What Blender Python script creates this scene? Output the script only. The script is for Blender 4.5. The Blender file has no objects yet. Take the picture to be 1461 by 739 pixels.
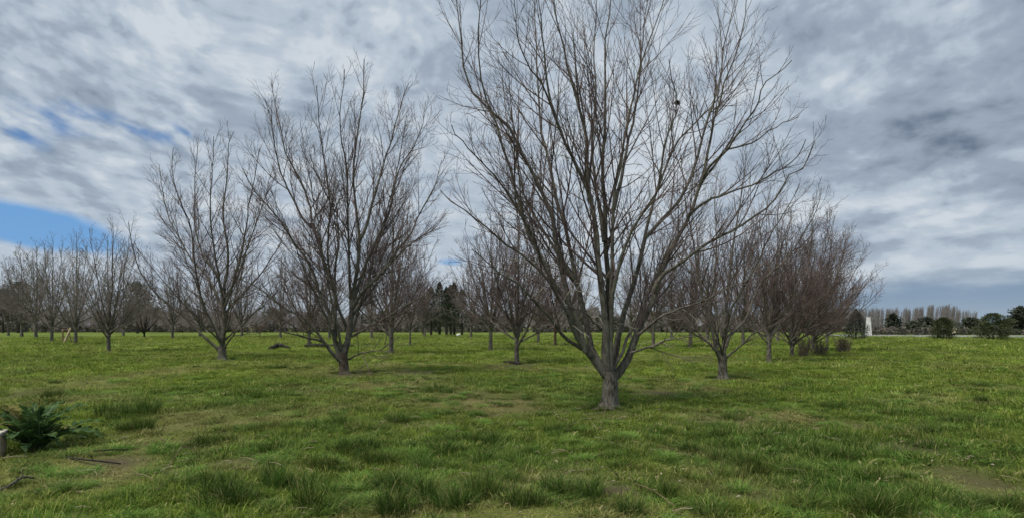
import bpy, math, random
import numpy as np
from mathutils import Vector

R = math.radians
sc = bpy.context.scene
COL = sc.collection

# ------------------------------------------------------------------ camera, sky, sun, exposure
F = 800.0            # focal length in photo pixels (photo 1461 x 739)
HY = 466.0           # horizon row of the photo
CH = 1.6             # eye height

cam_d = bpy.data.cameras.new('camera')
cam = bpy.data.objects.new('camera', cam_d)
COL.objects.link(cam)
cam.location = (0, 0, CH)
cam.rotation_euler = (R(90), 0, 0)
cam_d.sensor_width = 36.0
cam_d.lens = F / 1461.0 * 36.0
cam_d.shift_y = (HY - 369.5) / 1461.0
cam_d.clip_start = 0.05
cam_d.clip_end = 9000
sc.camera = cam

SUN_EL, SUN_AZ = 60.0, 232.0     # azimuth clockwise from +Y (view direction): behind the camera, to the left
sun_d = bpy.data.lights.new('sun', 'SUN')
sun_d.energy = 3.4
sun_d.angle = R(10)
sun_d.color = (1.0, 0.94, 0.84)
sun = bpy.data.objects.new('sun', sun_d)
COL.objects.link(sun)
sd = Vector((math.sin(R(SUN_AZ)) * math.cos(R(SUN_EL)), math.cos(R(SUN_AZ)) * math.cos(R(SUN_EL)), math.sin(R(SUN_EL))))
sun.rotation_euler = sd.to_track_quat('Z', 'Y').to_euler()
sun.location = (0, -20, 30)

sc.view_settings.view_transform = 'Standard'
sc.view_settings.look = 'None'
sc.view_settings.gamma = 1.0
sc.view_settings.use_curve_mapping = False
sc.view_settings.exposure = 0.0


class E:
    """a node socket with arithmetic"""
    nt = None

    def __init__(s, sock): s.s = sock

    @staticmethod
    def m(op, *a, clamp=False):
        n = E.nt.nodes.new('ShaderNodeMath'); n.operation = op; n.use_clamp = clamp
        for i, v in enumerate(a):
            if isinstance(v, E): E.nt.links.new(v.s, n.inputs[i])
            else: n.inputs[i].default_value = v
        return E(n.outputs[0])

    def __add__(s, o): return E.m('ADD', s, o)
    __radd__ = __add__
    def __sub__(s, o): return E.m('SUBTRACT', s, o)
    def __rsub__(s, o): return E.m('SUBTRACT', o, s)
    def __mul__(s, o): return E.m('MULTIPLY', s, o)
    __rmul__ = __mul__
    def __truediv__(s, o): return E.m('DIVIDE', s, o)
    def sat(s): return E.m('ADD', s, 0.0, clamp=True)


def xyz(x, y, z=0.0):
    n = E.nt.nodes.new('ShaderNodeCombineXYZ')
    for i, v in enumerate((x, y, z)):
        if isinstance(v, E): E.nt.links.new(v.s, n.inputs[i])
        else: n.inputs[i].default_value = v
    return n.outputs[0]


def noise(vec, scale, detail=3.0, rough=0.5, dist=0.0):
    n = E.nt.nodes.new('ShaderNodeTexNoise')
    if vec is not None: E.nt.links.new(vec, n.inputs['Vector'])
    n.inputs['Scale'].default_value = scale
    n.inputs['Detail'].default_value = detail
    n.inputs['Roughness'].default_value = rough
    n.inputs['Distortion'].default_value = dist
    return E(n.outputs[0])


def step(v, a, b):
    n = E.nt.nodes.new('ShaderNodeMapRange'); n.interpolation_type = 'SMOOTHSTEP'
    E.nt.links.new(v.s, n.inputs[0])
    n.inputs[1].default_value = a; n.inputs[2].default_value = b
    return E(n.outputs[0])


def mixc(f, a, b):
    n = E.nt.nodes.new('ShaderNodeMix'); n.data_type = 'RGBA'
    for k, v in ((0, f), (6, a), (7, b)):
        if isinstance(v, E): E.nt.links.new(v.s, n.inputs[k])
        elif k == 0: n.inputs[k].default_value = v
        else: n.inputs[k].default_value = (*v, 1)
    return E(n.outputs[2])


def build_world():
    w = bpy.data.worlds.new('World'); sc.world = w; w.use_nodes = True
    nt = w.node_tree; nt.nodes.clear(); E.nt = nt
    out = nt.nodes.new('ShaderNodeOutputWorld'); bg = nt.nodes.new('ShaderNodeBackground')
    nt.links.new(bg.outputs[0], out.inputs[0])
    sky = nt.nodes.new('ShaderNodeTexSky'); sky.sky_type = 'NISHITA'; sky.sun_disc = False
    sky.sun_elevation = R(SUN_EL); sky.sun_rotation = R(SUN_AZ)
    sky.air_density = 1.0; sky.dust_density = 0.3; sky.ozone_density = 2.5
    STR = 0.1
    bg.inputs['Strength'].default_value = STR
    tc = nt.nodes.new('ShaderNodeTexCoord'); sp = nt.nodes.new('ShaderNodeSeparateXYZ')
    nt.links.new(tc.outputs['Generated'], sp.inputs[0])
    x, y, z = (E(sp.outputs[i]) for i in range(3))
    az = E.m('ARCTAN2', x, y) * 57.29578
    el = E.m('ARCSINE', z) * 57.29578
    # cloud masses shrink towards the horizon; rolls of altocumulus run across the sky
    U = az * 0.1
    V = E.m('LOGARITHM', E.m('MAXIMUM', el, 0.0) + 11.0, 2.718) * 4.6
    P = xyz(U, V)
    wx = (noise(P, 1.1, 2.0) - 0.5) * 0.28
    wy = (noise(xyz(U + 7.3, V + 2.1), 1.1, 2.0) - 0.5) * 0.28
    Pw = xyz(U + wx + V * 0.10, V + wy)
    left_ = step(az, 5.0, -30.0)
    big = noise(xyz(U * 0.8 + 3.0, V + 11.0), 0.55, 3.0, 0.5)
    mid = noise(Pw, 1.5, 5.0, 0.52)
    fine = noise(xyz(U + wx + left_ * V * 0.3, V + wy), 4.6, 3.0, 0.5)
    bc = el - az * az * 0.0045 + wy * 6.0
    rp = noise(xyz(az * 0.24 + wx * 3.0, bc * 0.66), 1.0, 2.0, 0.45)

    def blob(a0, e0, sa, se, slope=0.0):
        da = (az - a0) / sa
        de = (el - e0 - (az - a0) * slope) / se
        return E.m('POWER', 2.718, (da * da + de * de) * -1.0)

    left = step(az, 5.0, -30.0)
    right = step(az, 14.0, 34.0)
    low = step(el, 9.0, 3.0)
    light = (mid - 0.5) * 1.1 + (big - 0.5) * 0.7 + (fine - 0.5) * (0.75 + left * 0.55) + (rp - 0.5) * (0.32 + left * 0.12) + 0.665
    light = light + blob(5, 14, 22, 12) * 0.14 - right * 0.17 + right * (mid - 0.5) * 0.75
    # darker bank to the right, brighter broken streaks under it
    light = light - blob(35, 15.0, 11, 4.0, -0.08) * 0.22 - blob(24, 11.5, 6, 2.0) * 0.12 + blob(33, 21.5, 8, 2.6) * 0.26 \
        + blob(28, 10.0, 7, 1.3, 0.10) * 0.42 + blob(40, 9.0, 6, 1.2, 0.1) * 0.40 + blob(37, 5.2, 8, 0.8) * 0.36 + blob(29, 4.4, 5, 0.6) * 0.2 \
        - blob(-24, 17, 9, 3) * 0.12 + blob(-30, 26, 18, 5) * 0.06 - blob(-33, 14.5, 9, 5) * 0.04
    r1 = mixc(step(light, -0.25, 0.46), (0.125, 0.168, 0.245), (0.330, 0.400, 0.490))
    r2 = mixc(step(light, 0.40, 0.72), r1, (0.465, 0.540, 0.630))
    cloud = mixc(step(light, 0.68, 1.0), r2, (0.610, 0.670, 0.730))
    # gaps
    gap_n = (mid - 0.5) * 1.6 + (rp - 0.5) * 1.4
    g1 = blob(-40.5, 7.7, 6.0, 1.55, -0.15) * 1.9
    g2 = (blob(-36.0, 16.2, 6.0, 1.5) * 1.15 + blob(-41.5, 14.4, 2.5, 2.2) * 0.8 + blob(-31, 16.4, 3, 1.0) * 0.5) * (0.72 - gap_n * 1.5)
    g3 = blob(-6.3, 6.5, 2.0, 0.55) * 0.8 - gap_n * 0.3 * blob(-6.3, 6.3, 6, 2)
    gap = step(E.m('MAXIMUM', E.m('MAXIMUM', g1 - gap_n * 0.35, g2), g3), 0.30, 1.0)
    blue = mixc(0.80, E(sky.outputs[0]), (1.4, 3.5, 6.9))       # clear sky, in Nishita's own units
    deep = mixc(step(el, 9.0, 15.0), blue, (1.25, 2.5, 4.9))
    # hazy clear band low on the right
    hz = step(el + (mid - 0.5) * 3.0 + (az - 36) * -0.05, 4.4, 2.6) * step(az, 17.0, 25.0)
    band = mixc(step(el, 3.2, 0.0), (0.200, 0.295, 0.420), (0.300, 0.385, 0.475))
    # pale veil near the horizon elsewhere
    veil = step(el, 9.0, 0.0) * 0.75
    c1 = mixc(veil, cloud, (0.50, 0.58, 0.66))
    c2 = mixc(hz * 0.86, c1, band)
    # the camera-side background strength is STR, so cloud radiance is divided by it
    sca = nt.nodes.new('ShaderNodeVectorMath'); sca.operation = 'SCALE'; sca.inputs['Scale'].default_value = 1.0 / STR
    nt.links.new(c2.s, sca.inputs[0])
    nt.links.new(mixc(gap, E(sca.outputs[0]), deep).s, bg.inputs['Color'])


build_world()

# ------------------------------------------------------------------ helpers
rng = np.random.default_rng(7)


def _hash(ix, iy, seed):
    h = (ix.astype(np.int64) * 374761393 + iy.astype(np.int64) * 668265263 + seed * 1442695041) & 0xFFFFFFFF
    h = ((h ^ (h >> 13)) * 1274126177) & 0xFFFFFFFF
    h = h ^ (h >> 16)
    return (h & 0xFFFF) / 65535.0


def vnoise(x, y, scale, seed=0, octaves=1):
    x = np.asarray(x, float) * scale; y = np.asarray(y, float) * scale
    tot = 0; amp = 1; s = 0
    for o in range(octaves):
        ix = np.floor(x); iy = np.floor(y); fx = x - ix; fy = y - iy
        fx = fx * fx * (3 - 2 * fx); fy = fy * fy * (3 - 2 * fy)
        a = _hash(ix, iy, seed + o); b = _hash(ix + 1, iy, seed + o)
        c = _hash(ix, iy + 1, seed + o); d = _hash(ix + 1, iy + 1, seed + o)
        tot = tot + amp * ((a * (1 - fx) + b * fx) * (1 - fy) + (c * (1 - fx) + d * fx) * fy)
        s += amp; amp *= 0.5; x = x * 2.03 + 5.1; y = y * 2.03 + 1.7
    return tot / s


def gz(x, y):
    x = np.asarray(x, float); y = np.asarray(y, float)
    r = np.hypot(x, y)
    k = np.clip(1.4 - r / 60.0, 0.1, 1.0)
    return ((vnoise(x, y, 0.28, 3) - 0.5) * 0.17 + (vnoise(x, y, 1.2, 4, 2) - 0.5) * 0.11) * k


def gp(px, py):
    """ground point seen at photo position px, py -> world x, y"""
    D = CH * F / (py - HY)
    return (px - 730.5) / F * D, D


def at(px, py, D):
    return np.array([(px - 730.5) / F * D, D, CH - (py - HY) / F * D])


def newmat(name):
    m = bpy.data.materials.new(name); m.use_nodes = True
    nt = m.node_tree; nt.nodes.clear(); E.nt = nt
    out = nt.nodes.new('ShaderNodeOutputMaterial')
    b = nt.nodes.new('ShaderNodeBsdfPrincipled')
    nt.links.new(b.outputs[0], out.inputs[0])
    return m, nt, b, out


def objvec(sx=1, sy=1, sz=1, kind='Object'):
    tc = E.nt.nodes.new('ShaderNodeTexCoord'); mp = E.nt.nodes.new('ShaderNodeMapping')
    mp.inputs['Scale'].default_value = (sx, sy, sz)
    E.nt.links.new(tc.outputs[kind], mp.inputs[0])
    return mp.outputs[0]


def bump(nt, b, h, strength=0.5, dist=0.02):
    n = nt.nodes.new('ShaderNodeBump'); n.inputs['Strength'].default_value = strength
    n.inputs['Distance'].default_value = dist
    nt.links.new(h.s, n.inputs['Height']); nt.links.new(n.outputs[0], b.inputs['Normal'])


def bark(name, dark, light, lichen, lf=0.45, scale=1.0):
    m, nt, b, _ = newmat(name)
    v = objvec(scale, scale, 0.3 * scale)
    f = noise(v, 26, 5, 0.65); g = noise(objvec(), 2.2, 4, 0.6); h = noise(objvec(1, 1, 0.6), 7.0, 4, 0.65)
    c = mixc(step(f, 0.34, 0.66), dark, light)
    c = mixc(step(h * 0.6 + g * 0.5, 0.50, 0.66) * lf, c, lichen)
    nt.links.new(c.s, b.inputs['Base Color'])
    b.inputs['Roughness'].default_value = 0.9
    b.inputs['Specular IOR Level'].default_value = 0.15
    bump(nt, b, f * .7 + noise(objvec(14 * scale, 14 * scale, 2.2 * scale), 3.0, 3, .7) * .8, 1.0, 0.04)
    return m


M = {}
M['bark'] = bark('bark_grey', (0.058, 0.050, 0.042), (0.185, 0.166, 0.140), (0.260, 0.255, 0.195))
M['bark_trunk'] = bark('bark_trunk', (0.060, 0.052, 0.043), (0.225, 0.200, 0.165), (0.28, 0.27, 0.215))
M['bark_redtrunk'] = bark('bark_redtrunk', (0.058, 0.044, 0.034), (0.165, 0.122, 0.092), (0.20, 0.185, 0.145))
M['bark_pale'] = bark('bark_pale', (0.055, 0.048, 0.040), (0.165, 0.150, 0.130), (0.24, 0.23, 0.20), 0.5)
M['bark_dark'] = bark('bark_dark', (0.024, 0.020, 0.018), (0.065, 0.056, 0.047), (0.09, 0.09, 0.07), 0.4)
M['bark_brown'] = bark('bark_brown', (0.060, 0.040, 0.030), (0.20, 0.135, 0.095), (0.17, 0.15, 0.11), 0.3)


def plain(name, c1, c2, sc_=8.0, rough=0.85, spec=0.2, lo=0.35, hi=0.65, kind='Object', bstr=0.0):
    m, nt, b, _ = newmat(name)
    n = noise(objvec(kind=kind), sc_, 4, 0.6)
    nt.links.new(mixc(step(n, lo, hi), c1, c2).s, b.inputs['Base Color'])
    b.inputs['Roughness'].default_value = rough
    b.inputs['Specular IOR Level'].default_value = spec
    if bstr: bump(nt, b, n, bstr, 0.02)
    return m


M['dead'] = plain('dead_twig', (0.20, 0.185, 0.155), (0.33, 0.31, 0.26), 4)
M['twig'] = plain('twig_bark', (0.086, 0.062, 0.058), (0.180, 0.134, 0.126), 1.5)
M['twig_red'] = plain('twig_reddish', (0.105, 0.074, 0.069), (0.205, 0.150, 0.140), 1.5)
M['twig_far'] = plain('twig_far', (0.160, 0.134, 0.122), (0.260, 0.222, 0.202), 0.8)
M['poplar'] = plain('poplar_bark', (0.20, 0.180, 0.168), (0.32, 0.295, 0.280), 0.6)


def leafmat(name, c1, c2, trans=0.25, sc_=1.2, rough=0.7):
    m, nt, b, out = newmat(name)
    n = noise(objvec(), sc_, 4, 0.65)
    c = mixc(step(n, 0.35, 0.65), c1, c2)
    nt.links.new(c.s, b.inputs['Base Color'])
    b.inputs['Roughness'].default_value = rough; b.inputs['Specular IOR Level'].default_value = 0.25
    t = nt.nodes.new('ShaderNodeBsdfTranslucent'); nt.links.new(c.s, t.inputs[0])
    mx = nt.nodes.new('ShaderNodeMixShader'); mx.inputs[0].default_value = trans
    nt.links.new(b.outputs[0], mx.inputs[1]); nt.links.new(t.outputs[0], mx.inputs[2])
    nt.links.new(mx.outputs[0], out.inputs[0])
    return m


M['pine'] = leafmat('pine_needles', (0.026, 0.040, 0.022), (0.058, 0.076, 0.038), 0.1)
M['pine_far'] = leafmat('pine_far', (0.048, 0.060, 0.044), (0.088, 0.100, 0.068), 0.1)  # needle colour lightened for distance, haze put into the base colour
M['cypress'] = leafmat('cypress_foliage', (0.030, 0.044, 0.016), (0.090, 0.105, 0.040), 0.1)
M['pine_dark'] = leafmat('conifer_dark', (0.026, 0.036, 0.026), (0.056, 0.068, 0.044), 0.1)
M['weed'] = leafmat('thistle_leaf', (0.028, 0.070, 0.018), (0.090, 0.160, 0.048), 0.3, 9.0, 0.75)
M['weed_old'] = leafmat('thistle_leaf_yellowing', (0.10, 0.11, 0.03), (0.22, 0.19, 0.06), 0.3, 12.0, 0.8)
M['rib'] = leafmat('leaf_rib', (0.14, 0.20, 0.10), (0.22, 0.28, 0.16), 0.2)
M['shrub'] = leafmat('dry_shrub', (0.075, 0.082, 0.030), (0.13, 0.12, 0.05), 0.2)


def mesh_np(name, V, Fq, mats=None, smooth=True, fm=None):
    """mesh from a vertex array and an (n,4) or (n,3) index array"""
    me = bpy.data.meshes.new(name)
    V = np.asarray(V, np.float32); Fq = np.asarray(Fq, np.int32)
    n, k = Fq.shape
    me.vertices.add(len(V)); me.vertices.foreach_set('co', V.ravel())
    me.loops.add(n * k); me.loops.foreach_set('vertex_index', Fq.ravel())
    me.polygons.add(n); me.polygons.foreach_set('loop_start', np.arange(0, n * k, k, dtype=np.int32))
    if smooth: me.polygons.foreach_set('use_smooth', np.ones(n, bool))
    if fm is not None: me.polygons.foreach_set('material_index', np.asarray(fm, np.int32))
    me.update(calc_edges=True)
    for m in (mats or []): me.materials.append(m)
    return me


def link(name, me, parent=None):
    o = bpy.data.objects.new(name, me); COL.objects.link(o)
    if parent is not None: o.parent = parent
    return o


def thing(name, label, cat, loc=(0, 0, 0), rz=0.0, group=None, scale=1.0):
    o = bpy.data.objects.new(name, None); COL.objects.link(o)
    o.empty_display_size = 0.3
    o.location = loc; o.rotation_euler = (0, 0, rz); o.scale = (scale,) * 3 if np.isscalar(scale) else scale
    o['label'] = label; o['category'] = cat
    if group: o['group'] = group
    return o


def tag(o, label, cat, group=None):
    o['label'] = label; o['category'] = cat
    if group: o['group'] = group
    return o


def dup(root, loc, rz, label, group=None, scale=1.0):
    r = root.copy(); COL.objects.link(r)
    r.location = loc; r.rotation_euler = (0, 0, rz)
    r.scale = (scale,) * 3 if np.isscalar(scale) else scale
    r['label'] = label
    if group: r['group'] = group
    for ch in list(root.children):
        c = ch.copy(); COL.objects.link(c); c.parent = r
        for g in list(ch.children):
            d = g.copy(); COL.objects.link(d); d.parent = c
    return r


class MB:
    """collects boxes, tubes and free faces into ONE mesh"""
    def __init__(s): s.v = []; s.f = []; s.n = 0; s.fm = []

    def add(s, V, Fs, m=0):
        s.v.extend([tuple(map(float, p)) for p in V])
        for f in Fs:
            s.f.append(tuple(int(i) + s.n for i in f)); s.fm.append(m)
        s.n += len(V)

    def box(s, c, d, m=0, taper=1.0, taper_y=None):
        ty = taper if taper_y is None else taper_y
        V = []
        for k, zz in enumerate((-.5, .5)):
            tx_, ty_ = (1, 1) if k == 0 else (taper, ty)
            for xx, yy in ((-.5, -.5), (.5, -.5), (.5, .5), (-.5, .5)):
                V.append((c[0] + xx * d[0] * tx_, c[1] + yy * d[1] * ty_, c[2] + zz * d[2]))
        s.add(V, [(3, 2, 1, 0), (4, 5, 6, 7), (0, 1, 5, 4), (1, 2, 6, 5), (2, 3, 7, 6), (3, 0, 4, 7)], m)

    def tube(s, pts, rad, sides=8, m=0, cap=True):
        V, Q = tubes(np.asarray(pts, float)[None], np.asarray(rad, float)[None], sides)
        k = len(pts)
        fs = [tuple(q) for q in Q]
        if cap:
            fs.append(tuple(range(sides))[::-1]); fs.append(tuple(range((k - 1) * sides, k * sides)))
        s.add(V, fs, m)

    def build(s, name, mats, parent=None, bevel=0.0, smooth=False):
        me = bpy.data.meshes.new(name); me.from_pydata(s.v, [], s.f)
        for m in (mats if isinstance(mats, (list, tuple)) else [mats]): me.materials.append(m)
        for p, i in zip(me.polygons, s.fm): p.material_index = i; p.use_smooth = smooth
        me.update()
        o = link(name, me, parent)
        if bevel:
            b = o.modifiers.new('bevel', 'BEVEL'); b.width = bevel; b.segments = 2
        return o


def nrm(a): return a / np.maximum(np.linalg.norm(a, axis=-1, keepdims=True), 1e-9)


def tubes(P, Rr, S):
    """P (M,K,3), Rr (M,K): M tapered tubes of S sides -> verts, quads"""
    Mn, K, _ = P.shape
    T = nrm(np.gradient(P, axis=1))
    mean = nrm(T.mean(1))
    ref = np.where(np.abs(mean[:, 2:3]) < 0.85, np.array([[0., 0., 1.]]), np.array([[1., 0., 0.]]))[:, None, :]
    U = nrm(np.cross(T, np.broadcast_to(ref, T.shape))); W = np.cross(T, U)
    a = np.arange(S) * 2 * math.pi / S
    V = P[:, :, None, :] + Rr[:, :, None, None] * (np.cos(a)[None, None, :, None] * U[:, :, None, :] + np.sin(a)[None, None, :, None] * W[:, :, None, :])
    V = V.reshape(-1, 3)
    b = (np.arange(Mn)[:, None, None] * K + np.arange(K - 1)[None, :, None]) * S
    j = np.arange(S)[None, None, :]; j2 = (j + 1) % S
    Q = np.stack([b + j, b + j2, b + S + j2, b + S + j], -1).reshape(-1, 4)
    return V, Q


def merge(parts):
    Vs, Qs, o = [], [], 0
    for V, Q in parts:
        Vs.append(V); Qs.append(Q + o); o += len(V)
    return np.concatenate(Vs), np.concatenate(Qs)


def resample(pts, n=16):
    """smooth a polyline (Catmull-Rom) and resample it evenly"""
    p = np.asarray(pts, float)
    if len(p) > 2:
        q = np.concatenate([[2 * p[0] - p[1]], p, [2 * p[-1] - p[-2]]])
        out = []
        for i in range(len(p) - 1):
            a, b, c, d = q[i:i + 4]
            for t in np.linspace(0, 1, 8, endpoint=False):
                out.append(0.5 * (2 * b + (c - a) * t + (2 * a - 5 * b + 4 * c - d) * t * t + (3 * b - a - 3 * c + d) * t ** 3))
        out.append(p[-1]); p = np.array(out)
    s = np.concatenate([[0], np.cumsum(np.linalg.norm(np.diff(p, axis=0), axis=1))])
    t = np.linspace(0, s[-1], n)
    return np.stack([np.interp(t, s, p[:, k]) for k in range(3)], 1)


def children(P, Rr, g, spacing, t0, ang, lfun, K, trop, rratio, rmin, wob=0.1, rmax=1.0, t1=0.97):
    """side shoots along every parent branch, all in one go"""
    Mn, Kp, _ = P.shape
    L = np.linalg.norm(np.diff(P, axis=1), axis=2).sum(1)
    n = np.maximum(1, np.round(L * (t1 - t0) / spacing + g.uniform(-.5, .5, Mn))).astype(int)
    idx = np.repeat(np.arange(Mn), n)
    k = np.concatenate([np.arange(c) for c in n]).astype(float)
    t = t0 + (t1 - t0) * (k + g.uniform(0.05, 0.95, len(idx))) / n[idx]
    ft = t * (Kp - 1); i0 = np.minimum(ft.astype(int), Kp - 2); fr = (ft - i0)[:, None]
    A, B = P[idx, i0], P[idx, i0 + 1]
    pos = A * (1 - fr) + B * fr; tan = nrm(B - A)
    rp = Rr[idx, i0] * (1 - fr[:, 0]) + Rr[idx, i0 + 1] * fr[:, 0]
    rv = g.normal(size=(len(idx), 3)); perp = nrm(rv - (rv * tan).sum(1, keepdims=True) * tan)
    a = np.radians(g.uniform(ang[0], ang[1], len(idx)) * (1 - .25 * t))[:, None]
    d = np.cos(a) * tan + np.sin(a) * perp
    ln = lfun(t, L[idx], g)
    pts = [pos]; seg = (ln / (K - 1))[:, None]
    up = np.array([[0, 0, 1.0]])
    for j in range(K - 1):
        d = nrm(d + up * trop / (K - 1) + g.normal(size=d.shape) * wob)
        pts.append(pts[-1] + d * seg)
    C = np.stack(pts, 1)
    r0 = np.clip(np.minimum(rp * rratio, 0.0035 + ln * 0.0082), rmin, rmax)
    prof = np.linspace(1, 0, K) ** 0.9
    Cr = rmin * 0.75 + (r0 - rmin * 0.75)[:, None] * prof[None]
    return C, np.maximum(Cr, rmin * 0.75)


def ramify(LP, LR, g, k=1.0, rmin=0.0035, dens=1.0, levels=3, trop=0.55, t0=0.18):
    out = []
    C1, R1 = children(LP, LR, g, 0.27 / dens * k, t0, (24, 50),
                      lambda t, L, g: (0.15 + 0.72 * (1 - t)) * np.minimum(L, 5.5) * 0.55 * g.uniform(0.35, 1.3, len(t)) + 0.32 * k,
                      7, trop, 0.62, rmin, 0.045, 0.045)
    out.append((C1, R1, 5))
    C2, R2 = children(C1, R1, g, 0.19 / dens * k, 0.12, (24, 56),
                      lambda t, L, g: (0.3 + 0.6 * (1 - t)) * np.minimum(L, 2.0) * 0.62 * g.uniform(0.5, 1.25, len(t)) + 0.08 * k,
                      5, trop * 0.6, 0.66, rmin, 0.065, 0.02)
    out.append((C2, R2, 3))
    if levels > 2:
        C3, R3 = children(C2, R2, g, 0.15 / dens * k, 0.15, (26, 60),
                          lambda t, L, g: (0.35 + 0.5 * (1 - t)) * np.minimum(L, 0.9) * 0.7 * g.uniform(0.5, 1.3, len(t)) + 0.05 * k,
                          4, trop * 0.35, 0.7, rmin, 0.08, 0.01)
        out.append((C3, R3, 3))
    return out


def trunk_mesh(base_r, top_r, h, lean, g, flare=1.35, sides=20):
    zs = np.array([-0.15, 0.0, 0.06, 0.16, 0.35, 0.6, 0.8, 1.0])
    zz = np.where(zs <= 0, zs, zs * h)
    fl = np.array([flare * 1.25, flare, 1 + (flare - 1) * .55, 1.08, 1, 1, 1, 1])
    rr = (base_r + (top_r - base_r) * np.clip(zs, 0, 1)) * fl
    P = np.stack([lean[0] * np.clip(zs, 0, 1), lean[1] * np.clip(zs, 0, 1), zz], 1)
    P2 = resample(P, 22); r2 = np.interp(P2[:, 2], zz, rr)
    V, Q = tubes(P2[None], r2[None], sides)
    # buttress-like unevenness
    c = np.repeat(P2, sides, 0); d = V - c
    a = np.arctan2(d[:, 1], d[:, 0])
    ph = g.uniform(0, 6.28, 3)
    low = np.clip(1 - c[:, 2] / (h * 0.45), 0, 1) ** 1.5
    kf = 1 + 0.05 * np.sin(3 * a + ph[0] + c[:, 2]) + low * 0.20 * np.sin(4 * a + ph[1]) + low * .08 * np.sin(9 * a + ph[2]) + 0.03 * np.sin(7 * a + ph[2] + 6 * c[:, 2])
    return c + d * kf[:, None], Q


def limb_r(P, r0, rend, pw=1.0):
    t = np.linspace(0, 1, P.shape[0])
    return rend + (r0 - rend) * (0.70 * (1 - t) ** pw + 0.30 * np.exp(-t * 9) * (1 - t))


# ------------------------------------------------------------------ ground
SOIL = [(935, 561, 38, 9, .9), (600, 531, 42, 8, .8), (545, 520, 30, 6, .5), (1300, 645, 60, 14, .75), (1400, 682, 60, 22, .8), (1215, 610, 60, 10, .5),
        (165, 658, 34, 16, .95), (885, 698, 42, 16, .85), (1085, 705, 60, 20, .55), (60, 560, 50, 14, .6), (820, 655, 40, 12, .4), (630, 600, 60, 8, .35),
        (735, 562, 150, 20, .38), (1010, 600, 110, 16, .3), (760, 580, 70, 8, .4), (560, 560, 90, 9, .3), (490, 536, 40, 5, .7), (870, 590, 46, 9, .6), (737, 519, 30, 4, .8), (350, 655, 46, 10, .6), (255, 665, 22, 16, .8),
        (1000, 690, 40, 14, .5), (960, 640, 40, 9, .45), (1120, 585, 60, 8, .35), (700, 588, 80, 10, .3), (316, 517, 18, 3, .6), (1032, 542, 20, 4, .4), (812, 572, 30, 5, .5)]
_soil = []
for px, py, wx_, wy_, s in SOIL:
    x, D = gp(px, py)
    _soil.append((x, D, wx_ / F * D, max(0.12, abs(gp(px, py - wy_ * 0.8)[1] - gp(px, py + wy_ * 0.8)[1]) * 0.5), s))


def soil(x, y):
    x = np.asarray(x, float); y = np.asarray(y, float); s = np.zeros_like(x)
    for cx, cy, rx, ry, k in _soil:
        s = np.maximum(s, k * np.exp(-((x - cx) / rx) ** 2 - ((y - cy) / ry) ** 2))
    return np.clip(s * 1.05 * (0.5 + 1.0 * vnoise(x, y, 3.0, 21, 3)), 0, 1)


def fields(x, y):
    """dry, lush, yellow weights of the turf"""
    r = np.hypot(x, y)
    dry = np.clip((vnoise(x, y, 0.42, 31, 4) - 0.445) * 3.6, 0, 1) * np.clip(1.25 - r / 40, 0.25, 1)
    lush = np.clip((vnoise(x, y, 0.55, 41, 3) - 0.52) * 3.6, 0, 1) * np.clip(1.6 - r / 14, 0.15, 1)
    yel = np.clip((vnoise(x, y, 0.16, 51, 4) - 0.36) * 2.2 + np.clip((r - 12) / 40, 0, .45), 0, 1)
    return dry, lush, yel


C_DRY = np.array([0.270, 0.225, 0.100]); C_LUSH = np.array([0.068, 0.150, 0.030]); C_GR = np.array([0.122, 0.182, 0.026]); C_YEL = np.array([0.166, 0.240, 0.032])
C_SOIL = np.array([0.085, 0.062, 0.044])


def turf_col(x, y):
    dry, lush, yel = fields(x, y)
    c = C_GR[None] * (1 - yel[:, None]) + C_YEL[None] * yel[:, None]
    c = c * (1 - 0.75 * lush[:, None]) + C_LUSH[None] * 0.75 * lush[:, None]
    c = c * (1 - 0.6 * dry[:, None]) + C_DRY[None] * 0.6 * dry[:, None]
    return c


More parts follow.
